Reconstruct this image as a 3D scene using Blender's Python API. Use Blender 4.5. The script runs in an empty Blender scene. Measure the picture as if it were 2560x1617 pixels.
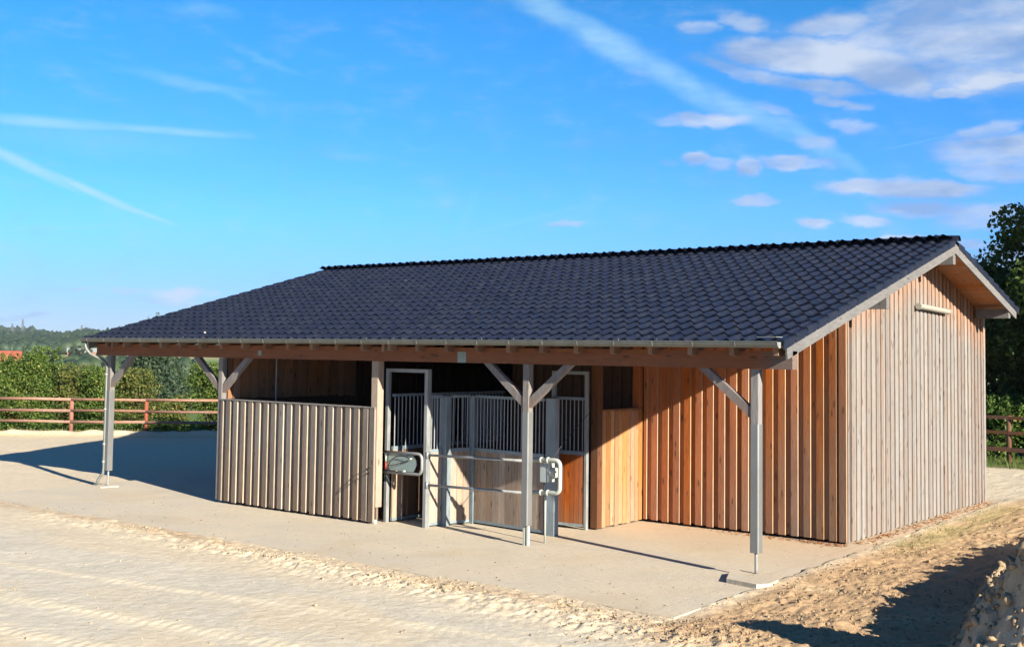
import bpy, bmesh, math, random
import numpy as np
from mathutils import Vector, Matrix
R = math.radians
random.seed(7); np.random.seed(7)
sc = bpy.context.scene
C = sc.collection

# ------------------------------------------------------------------ camera
CP = (7.713, -15.592, 3.2)
YAW, PITCH, ROLL, FPX = -0.666, 0.056, 0.013, 2921.3
def cam_basis():
    fw = Vector((math.sin(YAW)*math.cos(PITCH), math.cos(YAW)*math.cos(PITCH), math.sin(PITCH)))
    r = Vector((math.cos(YAW), -math.sin(YAW), 0)); u = r.cross(fw)
    r2 = math.cos(ROLL)*r + math.sin(ROLL)*u; u2 = -math.sin(ROLL)*r + math.cos(ROLL)*u
    return fw, r2, u2
FW, RT, UP = cam_basis()
cd = bpy.data.cameras.new('camera'); cam = bpy.data.objects.new('camera', cd); C.objects.link(cam)
cam.matrix_world = Matrix(((RT.x, UP.x, -FW.x, CP[0]), (RT.y, UP.y, -FW.y, CP[1]), (RT.z, UP.z, -FW.z, CP[2]), (0, 0, 0, 1)))
cd.sensor_width = 36; cd.lens = FPX/2560*36; cd.shift_y = -92.9/2560; cd.clip_end = 9000; cd.clip_start = .1
sc.camera = cam
def ray_px(x, y):                                   # direction through a pixel of the 2560 px wide photograph (used for cloud bearings)
    return (FW + RT*((x-1280)/FPX) - UP*((y-715.6)/FPX)).normalized()

# ------------------------------------------------------------------ exposure, sun
sc.view_settings.view_transform = 'Standard'; sc.view_settings.look = 'None'
sc.view_settings.exposure = 1.50; sc.view_settings.gamma = 1.0; sc.view_settings.use_curve_mapping = False
SUN_EL = R(21.7)
SH = Vector((1, -0.262, 0)).normalized()            # horizontal direction towards the sun
SUN = Vector((SH.x*math.cos(SUN_EL), SH.y*math.cos(SUN_EL), math.sin(SUN_EL)))
sl = bpy.data.lights.new('sun', 'SUN'); sl.energy = 5.0; sl.angle = R(.5); sl.color = (1.0, .91, .765)
so = bpy.data.objects.new('sun', sl); C.objects.link(so)
so.rotation_euler = SUN.to_track_quat('Z', 'Y').to_euler(); so.location = (30, -20, 30)

# ------------------------------------------------------------------ node helper
class NT:
    def __init__(s, nt): s.nt = nt; nt.nodes.clear()
    def n(s, typ, ins=None, **props):
        nd = s.nt.nodes.new(typ)
        for k, v in props.items(): setattr(nd, k, v)
        for k, v in (ins or {}).items():
            sock = nd.inputs[k]
            if isinstance(v, bpy.types.NodeSocket): s.nt.links.new(v, sock)
            else: sock.default_value = v
        return nd
    def math(s, op, a, b=None, c=None, clamp=False):
        ins = {0: a}
        if b is not None: ins[1] = b
        if c is not None: ins[2] = c
        return s.n('ShaderNodeMath', ins, operation=op, use_clamp=clamp).outputs[0]
    def vmath(s, op, a, b=None):
        ins = {0: a}
        if b is not None: ins[1] = b
        nd = s.n('ShaderNodeVectorMath', ins, operation=op)
        return nd.outputs['Value'] if op in ('LENGTH', 'DOT_PRODUCT') else nd.outputs[0]
    def mix(s, f, a, b, blend='MIX'):
        nd = s.n('ShaderNodeMix', None, data_type='RGBA', blend_type=blend, clamp_factor=True)
        for k, v in ((0, f), (6, a), (7, b)):
            if isinstance(v, bpy.types.NodeSocket): s.nt.links.new(v, nd.inputs[k])
            else: nd.inputs[k].default_value = v if k == 0 else (tuple(v)+(1,))[:4]
        return nd.outputs[2]
    def rng(s, v, a, b, c=0.0, d=1.0, smooth=False):
        return s.n('ShaderNodeMapRange', {0: v, 1: a, 2: b, 3: c, 4: d}, interpolation_type='SMOOTHSTEP' if smooth else 'LINEAR').outputs[0]
    def noise(s, vec, scale, detail=3, rough=.5, dist=0.0, dim='3D'):
        return s.n('ShaderNodeTexNoise', {'Vector': vec, 'Scale': scale, 'Detail': detail, 'Roughness': rough, 'Distortion': dist}, noise_dimensions=dim).outputs[0]
    def scale(s, vec, sx, sy, sz):
        return s.vmath('MULTIPLY', vec, (sx, sy, sz))

# ------------------------------------------------------------------ world: Nishita sky with clouds set by bearing and height
w = bpy.data.worlds.new('World'); sc.world = w; w.use_nodes = True
W = NT(w.node_tree)
sky = W.n('ShaderNodeTexSky', sky_type='NISHITA', sun_disc=False, sun_elevation=SUN_EL, altitude=2000, air_density=1.0, dust_density=0.0, ozone_density=6.0)
sky.sun_rotation = math.atan2(SH.x, SH.y)
SKY_STRENGTH = .05
dirn = W.n('ShaderNodeTexCoord').outputs['Generated']
nrm = W.vmath('NORMALIZE', dirn)
sx = W.n('ShaderNodeSeparateXYZ', {0: nrm})
az = W.math('ARCTAN2', sx.outputs[0], sx.outputs[1])
el = W.math('ARCSINE', sx.outputs[2])
ae = W.n('ShaderNodeCombineXYZ', {0: az, 1: el, 2: 0.0}).outputs[0]
base = W.n('ShaderNodeHueSaturation', {'Color': sky.outputs[0], 'Saturation': 1.15, 'Value': 1.0, 'Hue': .5}).outputs[0]
base = W.mix(1.0, base, (1.05, 1.28, 1.32), 'MULTIPLY')
lowair = W.math('MULTIPLY', W.rng(el, 0.0, .13, .56, 1.08, True), W.rng(el, .24, .42, 1.0, .80, True))   # thicker air dims the lowest band
base = W.n('ShaderNodeVectorMath', {0: base, 3: lowair}, operation='SCALE').outputs[0]
base = W.vmath('MULTIPLY', base, W.n('ShaderNodeCombineXYZ', {0: W.rng(el, .03, .28, .95, .80), 1: W.rng(el, .04, .28, .80, 1.05), 2: 1.0}).outputs[0])
warp = W.n('ShaderNodeTexNoise', {'Vector': W.scale(ae, 1, 2.2, 1), 'Scale': 14.0, 'Detail': 5, 'Roughness': .55}).outputs['Color']
wv = W.vmath('MULTIPLY', W.vmath('SUBTRACT', warp, (.5, .5, .5)), (.055, .017, 0))
wv2 = W.vmath('MULTIPLY', W.vmath('SUBTRACT', W.n('ShaderNodeTexNoise', {'Vector': W.scale(ae, 1, 2.0, 1), 'Scale': 60.0, 'Detail': 7}).outputs['Color'], (.5, .5, .5)), (.014, .006, 0))
aew = W.vmath('ADD', W.vmath('ADD', ae, wv), wv2)
ael = W.vmath('ADD', W.vmath('ADD', ae, W.scale(wv, .35, .45, 0)), W.scale(wv2, .8, .8, 0))
K = 2560/2408
def azel(x, y):
    d = ray_px(x*K, y*K); return math.atan2(d.x, d.y), math.asin(d.z)
def blob(vec, cx, cy, rx, ry, rot=0, inner=.1):
    a0, e0 = azel(cx, cy); a1, e1 = azel(cx+rx*math.cos(R(rot)), cy+rx*math.sin(R(rot)))
    L = math.hypot(a1-a0, e1-e0); ang = math.atan2(e1-e0, a1-a0); Ry = L*ry/rx
    mp = W.n('ShaderNodeMapping', {'Vector': vec, 'Location': (a0, e0, 0), 'Rotation': (0, 0, ang), 'Scale': (L, Ry, 1)}, vector_type='TEXTURE').outputs[0]
    return W.rng(W.vmath('LENGTH', mp), 1.0, inner, 0.0, 1.0, True)
def union(items):
    acc = None
    for vec, args, a in items:
        b = W.math('MULTIPLY', blob(vec, *args), a)
        acc = b if acc is None else W.math('MAXIMUM', acc, b)
    return acc
wisp = W.noise(W.scale(ae, 1, 3.0, 1), 26, 6, .62)
# streaks left by aircraft
tr = union([
    (ael, (1290, 25, 200, 44, 27), .50), (ael, (1430, 100, 220, 48, 29), .66), (ael, (1590, 190, 220, 44, 30), .58), (ael, (1750, 262, 220, 40, 26), .48), (ael, (1890, 322, 180, 34, 32), .40), (ael, (1980, 375, 110, 22, 34), .26),
    (ae, (100, 288, 330, 22, 3.5), .6), (ae, (400, 309, 230, 15, 4), .62), (aew, (250, 330, 430, 60, 4), .16),
    (ae, (60, 388, 200, 22, 25), .85), (ae, (220, 453, 200, 15, 24), .85), (ae, (340, 503, 120, 9, 20), .6),
    (aew, (450, 195, 240, 22, 10), .26), (aew, (560, 225, 70, 18, 25), .22), (aew, (620, 145, 150, 14, 20), .18), (aew, (480, 20, 120, 24, 5), .20), (aew, (170, 535, 220, 12, 0), .16),
    (ae, (1230, 520, 260, 7, -14), .13), (ae, (2160, 335, 160, 5, -13), .16), (ae, (1100, 500, 110, 16, -70), .10)])
tr = W.math('MULTIPLY', tr, W.rng(wisp, .25, .7, .45, 1.1))
tr = W.math('MINIMUM', tr, .9)
# cumulus and greyer cloud towards the right
cl_in = [((1950, 140), 300, 62, 4, .85), ((2080, 175), 190, 60, 12, .8), ((1800, 120), 160, 42, 0, .75), ((1950, 60), 130, 46, -8, .62), ((1750, 52), 90, 36, 0, .55), ((1640, 72), 80, 24, -6, .4),
    ((2300, 70), 420, 170, 0, .62), ((2330, 150), 300, 110, 0, .55), ((2100, 130), 330, 110, 8, .52), ((2150, 60), 220, 70, -14, .5), ((2350, 190), 130, 34, -5, .75), ((2260, 215), 110, 22, 0, .6), ((1760, 170), 160, 30, 14, .55), ((1950, 210), 170, 26, 5, .6), ((1980, 240), 120, 18, 14, .45),
    ((1660, 283), 130, 26, 0, .62), ((1600, 285), 90, 18, 0, .4), ((1640, 375), 60, 22, 0, .72), ((1690, 390), 60, 24, 0, .5), ((1765, 392), 42, 34, 0, .6), ((1850, 385), 100, 26, 0, .68), ((1560, 382), 55, 14, 0, .4), ((1910, 390), 80, 20, 0, .45),
    ((2060, 440), 170, 30, 2, .75), ((2180, 440), 170, 32, 2, .8), ((2200, 485), 210, 34, 0, .62), ((2030, 515), 90, 22, 4, .5), ((2340, 510), 180, 50, 0, .5), ((1900, 520), 62, 20, 0, .7), ((1790, 472), 70, 17, 0, .6),
    ((2340, 350), 230, 60, -4, .62), ((2300, 310), 120, 26, -10, .5), ((2360, 400), 180, 44, 0, .5), ((1320, 530), 60, 11, 0, .45), ((1900, 338), 85, 22, 0, .45), ((2010, 300), 75, 24, 0, .4), ((1820, 258), 90, 16, 10, .3),
    ((400, 694), 90, 20, 0, .5), ((400, 712), 110, 14, 4, .34), ((290, 692), 60, 10, 0, .4), ((210, 684), 55, 9, 0, .36), ((480, 695), 45, 10, 0, .3), ((60, 742), 120, 8, 0, .3), ((2120, 556), 110, 12, -2, .5), ((2270, 570), 60, 22, 0, .5), ((2400, 600), 160, 60, 0, .5)]
cm = union([(aew, (c[0], c[1], rx, ry, rot, .35), a) for c, rx, ry, rot, a in cl_in])
puff = W.noise(W.scale(ae, 1, 2.4, 1), 24, 9, .64)
cm = W.rng(W.math('ADD', cm, W.math('MULTIPLY', W.math('SUBTRACT', puff, .5), 1.05)), -.06, .86, 0, .92, True)
# the same kind of cloud goes on, thinly, beyond the frame
away = W.rng(W.math('ABSOLUTE', W.math('SUBTRACT', az, YAW)), .46, .8, 0, 1)
gen = W.math('MULTIPLY', W.rng(W.noise(W.scale(nrm, 1, 1, 3.2), 2.6, 7, .55), .56, .72, 0, .5, True), away)
cm = W.math('MAXIMUM', cm, gen)
shade = W.noise(W.vmath('ADD', W.scale(ae, 1, 3.0, 1), (0.0, .012, 0)), 11, 4, .5)
g = 1/SKY_STRENGTH/2**1.50
ccol = W.mix(W.rng(shade, .38, .62, 0, 1), tuple(v*g for v in (.30, .45, .75)), tuple(v*g for v in (.66, .75, .90)))
tcol = tuple(v*g for v in (.48, .80, 1.0))
col = W.mix(tr, base, tcol)
col = W.mix(cm, col, ccol)
bg = W.n('ShaderNodeBackground', {'Color': col, 'Strength': SKY_STRENGTH})
W.n('ShaderNodeOutputWorld', {'Surface': bg.outputs[0]})
w.cycles.sampling_method = 'MANUAL'; w.cycles.sample_map_resolution = 512

# ------------------------------------------------------------------ materials
def new_mat(name):
    m = bpy.data.materials.new(name); m.use_nodes = True; return m, NT(m.node_tree)
def finish(m, T, col, rough=.8, bump=None, bdist=.01, bstr=.6, metal=0.0, spec=.3, extra=None):
    ins = {'Base Color': col, 'Roughness': rough, 'Metallic': metal, 'Specular IOR Level': spec}
    if bump is not None:
        ins['Normal'] = T.n('ShaderNodeBump', {'Height': bump, 'Distance': bdist, 'Strength': bstr}).outputs[0]
    b = T.n('ShaderNodeBsdfPrincipled', ins)
    for k, v in (extra or {}).items(): b.inputs[k].default_value = v
    T.n('ShaderNodeOutputMaterial', {'Surface': b.outputs[0]})
    return m
def wood(name, fresh, grey, axis='Z', weather=None, dark=.55, knots=True, rough=.78, var=.35):
    """weather: function(T, xyz sockets) -> 0 fresh .. 1 silvered"""
    m, T = new_mat(name)
    pos = T.n('ShaderNodeNewGeometry').outputs['Position']
    rnd = T.n('ShaderNodeObjectInfo').outputs['Random']
    sep = T.n('ShaderNodeSeparateXYZ', {0: pos})
    off = T.n('ShaderNodeCombineXYZ', {0: T.math('MULTIPLY', rnd, 37.0), 1: T.math('MULTIPLY', rnd, 17.0), 2: T.math('MULTIPLY', rnd, 53.0)}).outputs[0]
    p = T.vmath('ADD', pos, off)
    k = {'X': (1.2, 16, 16), 'Y': (16, 1.2, 16), 'Z': (16, 16, 1.2)}[axis]
    k2 = tuple(v*5 for v in k)
    kk = tuple(.45 if v < 2 else .42 for v in k)
    g1 = T.noise(T.scale(p, *k), 1.0, 5, .6, .6)
    g2 = T.noise(T.scale(p, *k2), 1.0, 3, .6)
    kv = {'X': (2.2, 8, 8), 'Y': (8, 2.2, 8), 'Z': (8, 8, 2.2)}[axis]
    kn = T.n('ShaderNodeTexVoronoi', {'Vector': T.scale(p, *kv), 'Scale': 1.0, 'Randomness': 1.0}).outputs['Distance']
    knm = T.rng(kn, .08, .20, 1, 0, True)
    blot = T.noise(T.scale(p, 1.6, 1.6, .7), 1.0, 5, .65)
    if weather is None: wf = T.rng(blot, .3, .7, .5, 1.0)
    else: wf = T.math('ADD', weather(T, sep.outputs[0], sep.outputs[1], sep.outputs[2]), T.math('MULTIPLY', T.math('SUBTRACT', blot, .5), .8), clamp=True)
    wf = T.math('ADD', wf, T.math('MULTIPLY', T.math('SUBTRACT', rnd, .5), .25), clamp=True)
    c = T.mix(wf, fresh, grey)
    c = T.mix(T.rng(g1, .35, .75, 0, .55), c, tuple(v*dark for v in (fresh[0], fresh[1], fresh[2])), 'MIX')
    c = T.mix(T.rng(g2, .3, .7, 0, .65), c, T.mix(1.0, c, (.55, .53, .52), 'MULTIPLY'))
    c = T.mix(T.rng(blot, .35, .68, 0, .5), c, T.mix(1.0, c, (.70, .74, .80), 'MULTIPLY'))
    if knots: c = T.mix(T.math('MULTIPLY', knm, .85), c, tuple(v*.14+g_*.12 for v, g_ in zip(fresh, grey)))
    c = T.n('ShaderNodeHueSaturation', {'Color': c, 'Value': T.rng(rnd, 0, 1, 1-var*.6, 1+var*.5), 'Saturation': T.rng(T.noise(off, 1.7), .3, .7, .80, 1.15)}).outputs[0]
    return finish(m, T, c, rough, T.math('ADD', g2, T.math('MULTIPLY', g1, .6)), .004, .7, spec=.25)

W_front = wood('larch_front_wall', (.42, .130, .038), (.205, .155, .115),
    weather=lambda T, x, y, z: T.math('ADD', T.rng(x, -3.4, -.25, -.15, .80), T.rng(z, 2.9, .2, -.30, .34)))
W_gable = wood('larch_gable', (.40, .20, .10), (.245, .243, .228),
    weather=lambda T, x, y, z: T.math('SUBTRACT', 1.0, T.rng(T.math('SUBTRACT', T.math('MINIMUM', T.math('MULTIPLY_ADD', y, .273, 3.4), T.math('MULTIPLY_ADD', y, -.273, 7.35)), z), 1.15, .2, 0, .95)), var=.30)
W_half = wood('larch_half_wall', (.22, .15, .10), (.205, .19, .168), weather=lambda T, x, y, z: T.rng(z, .1, 1.5, .1, .9))
W_part = wood('larch_partition', (.45, .215, .085), (.37, .24, .14), weather=lambda T, x, y, z: T.rng(z, 1.0, .1, .1, .8))
W_orange = wood('larch_stained', (.30, .075, .012), (.24, .11, .045), weather=lambda T, x, y, z: T.rng(z, .55, .05, 0, .9), rough=.5)
W_edge = wood('sunlit_sawn_larch_edge', (.62, .36, .16), (.50, .36, .24), knots=False)  # sawn edge colour paled further to carry the sunlight on board sides
W_edge2 = wood('sunlit_sawn_grey_edge', (.42, .32, .22), (.42, .36, .29), knots=False)  # same painted sunlight for the half wall board edges
W_dkpost = wood('shade_dark_wood', (.15, .05, .018), (.13, .07, .04))  # shade on the bay post and rear fence put into the wood colour
W_stall_shade = wood('stall_shaded_plank', (.13, .055, .03), (.14, .09, .06))  # darker copy of the stall planks, shade inside the entrance painted in
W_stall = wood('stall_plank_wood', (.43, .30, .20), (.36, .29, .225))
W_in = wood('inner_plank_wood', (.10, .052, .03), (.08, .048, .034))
W_beam = wood('beam_wood', (.25, .092, .038), (.17, .155, .14), 'X', weather=lambda T, x, y, z: T.rng(x, .0, .35, .06, .9), var=.1)
W_rafter = wood('rafter_wood', (.28, .13, .06), (.26, .18, .13), 'Y', knots=False)
W_soffit = wood('soffit_wood', (.50, .20, .075), (.45, .24, .12), 'Y', weather=lambda T, x, y, z: T.rng(x, -17, 1, .1, .25), var=.1)
W_post = wood('post_wood', (.25, .215, .185), (.245, .238, .228), 'Z', var=.12)
W_brace = wood('brace_wood', (.30, .16, .085), (.205, .205, .205), 'Z', weather=lambda T, x, y, z: T.rng(z, 2.2, 2.6, .45, .95), var=.12)
W_barge = wood('barge_wood', (.19, .18, .17), (.18, .175, .168), 'Y', var=.1)
W_fence = wood('fence_wood', (.24, .085, .05), (.40, .28, .20), 'X', weather=lambda T, x, y, z: T.math('MULTIPLY', T.noise(T.n('ShaderNodeCombineXYZ', {0: x, 1: y}).outputs[0], .8, 3), .9))
W_fpost = wood('fence_post_wood', (.27, .06, .035), (.33, .14, .09), 'Z', knots=False)

def metal(name, c, rough=.45, metalness=.6, var=.25, scale=9):
    m, T = new_mat(name)
    pos = T.n('ShaderNodeNewGeometry').outputs['Position']
    n1 = T.noise(T.scale(pos, 1, 1, .35), scale, 5, .65)
    col = T.mix(T.rng(n1, .3, .7, 0, 1), tuple(v*(1-var) for v in c), tuple(min(1, v*(1+var*.5)) for v in c))
    return finish(m, T, col, T.rng(n1, .3, .7, rough-.08, rough+.15), n1, .002, .3, metal=metalness, spec=.5)
M_zinc = metal('weathered_zinc', (.17, .18, .165), .5, .45)
M_galv = metal('galvanised_steel', (.25, .26, .255), .5, .3)
M_sleeve = metal('sheet_metal_sleeve', (.21, .215, .21), .42, .5, .12, 3)
M_frame = metal('grey_painted_steel', (.19, .235, .255), .5, .15)
M_bars = metal('galvanised_bars', (.26, .275, .285), .45, .35)
M_black = metal('black_iron', (.02, .02, .022), .5, .2)
M_plate = metal('pale_green_plate', (.20, .26, .23), .5, .1)
M_panel = metal('grey_green_sheet', (.22, .29, .28), .3, .35, .1)
M_plastic = metal('grey_plastic', (.30, .34, .34), .5, 0, .08)
M_white = metal('pale_plastic', (.34, .36, .32), .45, 0, .08)
M_lamp = metal('aged_lamp_plastic', (.30, .29, .24), .4, 0, .12)
M_red = metal('red_plastic', (.35, .03, .02), .4, 0, .1)

m, T = new_mat('anthracite_roof_tile')
rnd = T.n('ShaderNodeObjectInfo').outputs['Random']; pos = T.n('ShaderNodeNewGeometry').outputs['Position']
tint = T.n('ShaderNodeAttribute', attribute_name='tint').outputs['Fac']
rr = T.math('FRACT', T.math('ADD', rnd, tint))
n1 = T.noise(pos, 5.0, 5, .65); n2 = T.noise(pos, 60.0, 3, .6)
col = T.mix(T.rng(rr, 0, 1, 0, 1), (.0066, .0095, .021), (.0090, .0125, .027))
col = T.mix(T.rng(n1, .45, .75, 0, .5), col, (.026, .028, .036))
lich = T.n('ShaderNodeTexVoronoi', {'Vector': pos, 'Scale': 1.1}).outputs['Distance']
col = T.mix(T.math('MULTIPLY', T.rng(lich, .02, .035, 1, 0), T.rng(n2, .4, .5)), col, (.55, .52, .42))
M_tile = finish(m, T, col, T.rng(n1, .3, .7, .40, .55), n2, .002, .4, spec=.36)

m, T = new_mat('dusty_concrete')
pos = T.n('ShaderNodeNewGeometry').outputs['Position']; sp = T.n('ShaderNodeSeparateXYZ', {0: pos})
n1 = T.noise(T.scale(pos, .5, .9, 1), 1.1, 6, .6); n2 = T.noise(T.scale(pos, 1, 2.5, 1), 7.0, 5, .65); n3 = T.noise(pos, 60.0, 3, .6); n4 = T.noise(T.scale(pos, 3, 9, 1), 2.0, 5, .7)
col = T.mix(T.rng(n1, .35, .65, 0, 1), (.54, .465, .345), (.47, .425, .345))
n5 = T.noise(pos, 28.0, 5, .7); n6 = T.noise(T.scale(pos, 1.2, 7, 1), 3.0, 6, .7, 1.5)
col = T.mix(T.rng(n2, .40, .68, 0, .5), col, (.40, .345, .255))
col = T.mix(T.rng(n5, .35, .68, 0, .28), col, (.36, .31, .23))
col = T.mix(T.rng(n6, .52, .72, 0, .32), col, (.42, .36, .265))
edge = T.math('ADD', T.rng(sp.outputs[1], 0.6, 3.4, 0, 1), T.math('MULTIPLY', T.math('SUBTRACT', n2, .5), .8), clamp=True)
col = T.mix(T.math('MULTIPLY', edge, T.rng(sp.outputs[0], -5, -4, 0, .7)), col, (.46, .33, .21))
col = T.mix(T.rng(n4, .60, .72, 0, .45), col, (.50, .455, .36))
col = T.mix(T.rng(n3, .62, .72, 0, .3), col, (.20, .15, .10))
br = T.n('ShaderNodeTexBrick', {'Vector': pos, 'Scale': 1.0, 'Mortar Size': .006, 'Mortar Smooth': .4, 'Brick Width': .2, 'Row Height': .1}).outputs['Fac']
big = T.noise(T.vmath('ADD', pos, (3.1, 8.7, 0)), .55, 6, .62, .8)
col = T.mix(T.rng(big, .50, .66, 0, .50), col, (.42, .33, .22))
jx = T.rng(T.math('ABSOLUTE', T.math('SUBTRACT', T.math('FRACT', T.math('MULTIPLY_ADD', sp.outputs[0], .2439, .5)), .5)), .0, .0022, 1, 0)
jy = T.rng(T.math('ABSOLUTE', T.math('SUBTRACT', sp.outputs[1], .42)), .0, .010, 1, 0)
col = T.mix(T.math('MULTIPLY', T.math('MAXIMUM', jx, jy), T.rng(n2, .35, .6, .15, .7)), col, (.17, .135, .10))
col = T.mix(T.math('MULTIPLY', br, T.rng(n1, .42, .62, 0, .32)), col, (.30, .25, .18))
M_conc = finish(m, T, col, .9, T.math('ADD', T.math('ADD', n2, T.math('MULTIPLY', n5, .5)), T.math('ADD', T.math('MULTIPLY', n4, .8), T.math('MULTIPLY', n6, .7))), .016, .55)

m, T = new_mat('soil_and_sand')
pos = T.n('ShaderNodeNewGeometry').outputs['Position']
soil = T.n('ShaderNodeAttribute', attribute_name='soil').outputs['Color']
n2 = T.noise(T.scale(pos, 1, 1, 1), 9.0, 6, .7); n3 = T.noise(pos, 70.0, 4, .65); n4 = T.noise(T.scale(pos, 4, 12, 1), 1.2, 5, .7)
col = T.mix(T.rng(n2, .35, .65, 0, .55), soil, T.mix(1.0, soil, (.76, .70, .62), 'MULTIPLY'))
col = T.mix(T.rng(n3, .35, .65, 0, .5), col, T.mix(1.0, col, (1.22, 1.2, 1.16), 'MULTIPLY'))
col = T.mix(T.rng(n3, .66, .74, 0, .6), col, (.12, .085, .055))
col = T.mix(T.rng(n4, .64, .72, 0, .35), col, T.mix(1.0, col, (1.3, 1.28, 1.15), 'MULTIPLY'))
M_soil = finish(m, T, col, .95, T.math('ADD', n2, T.math('MULTIPLY', n3, .35)), .03, .75, spec=.12)

m, T = new_mat('clod_soil')
rndp = T.n('ShaderNodeNewGeometry').outputs['Random Per Island']; pos = T.n('ShaderNodeNewGeometry').outputs['Position']
sp = T.n('ShaderNodeSeparateXYZ', {0: pos})
cc = T.mix(T.rng(sp.outputs[0], -4, 1, 0, 1), (.38, .315, .215), (.29, .20, .12))
cc = T.mix(T.rng(rndp, 0, 1, 0, .6), cc, (.36, .28, .18))
cc = T.mix(T.rng(T.noise(pos, 30, 4), .4, .65, 0, .5), cc, T.mix(1.0, cc, (.6, .55, .5), 'MULTIPLY'))
M_clod = finish(m, T, cc, .95, T.noise(pos, 50, 3), .01, .8, spec=.1)

def leaf_mat(name, a, b, c=None, trans=.25):
    m, T = new_mat(name)
    rp = T.n('ShaderNodeNewGeometry').outputs['Random Per Island']; pos = T.n('ShaderNodeNewGeometry').outputs['Position']
    cl = T.noise(pos, .9, 3)
    col = T.mix(T.math('ADD', T.rng(rp, 0, 1, 0, .6), T.rng(cl, .35, .65, -.1, .45), clamp=True), a, b)
    if c: col = T.mix(T.rng(T.math('FRACT', T.math('MULTIPLY', rp, 7.31)), .90, .93, 0, .85), col, c)
    d = T.n('ShaderNodeBsdfPrincipled', {'Base Color': col, 'Roughness': .55, 'Specular IOR Level': .2})
    t = T.n('ShaderNodeBsdfTranslucent', {'Color': T.mix(1.0, col, (1.2, 1.35, .6), 'MULTIPLY')})
    ms = T.n('ShaderNodeMixShader', {0: trans, 1: d.outputs[0], 2: t.outputs[0]})
    T.n('ShaderNodeOutputMaterial', {'Surface': ms.outputs[0]})
    return m
L_hedge = leaf_mat('hedge_leaf', (.042, .082, .016), (.105, .155, .030), (.26, .26, .07))
L_hedge2 = leaf_mat('hedge_leaf_autumn', (.055, .078, .020), (.125, .145, .036), (.28, .20, .06))
L_tree = leaf_mat('tree_leaf', (.030, .058, .014), (.085, .125, .028), (.20, .20, .05), .35)
L_under = leaf_mat('undergrowth_leaf', (.05, .10, .02), (.10, .16, .03), (.2, .2, .05), .3)
L_far = leaf_mat('far_wood_leaf', (.022, .042, .026), (.045, .068, .030), None, 0.05)
L_red = leaf_mat('red_berry_leaf', (.40, .07, .02), (.30, .12, .03), None, .2)
L_dead = leaf_mat('fallen_leaf', (.24, .08, .03), (.34, .17, .07), (.5, .35, .2), .1)
L_grass = leaf_mat('grass_blade', (.13, .15, .05), (.24, .22, .09), (.38, .32, .17), .2)
L_straw = leaf_mat('straw_stalk', (.30, .21, .11), (.46, .38, .24), (.12, .08, .05), .1)
def plain(name, c, rough=.85):
    m, T = new_mat(name); pos = T.n('ShaderNodeNewGeometry').outputs['Position']
    n1 = T.noise(pos, .7, 4)
    return finish(m, T, T.mix(T.rng(n1, .3, .7), tuple(v*.85 for v in c), tuple(v*1.1 for v in c)), rough)
M_redroof = plain('red_clay_roof', (.30, .07, .045)); M_wall = plain('white_render', (.75, .74, .70)); M_brickish = plain('brown_brick_wall', (.28, .13, .09))
M_greyroof = plain('grey_sheet_roof', (.24, .25, .24)); M_dark = plain('dark_glass', (.03, .04, .05), .3); M_dung = plain('dark_droppings', (.10, .065, .04)); M_bark = wood('bark', (.10, .07, .045), (.14, .11, .08), 'Z', knots=False)
M_pyl = plain('pylon_steel', (.12, .13, .14)); M_car = plain('white_car_paint', (.78, .78, .78), .3)

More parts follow.
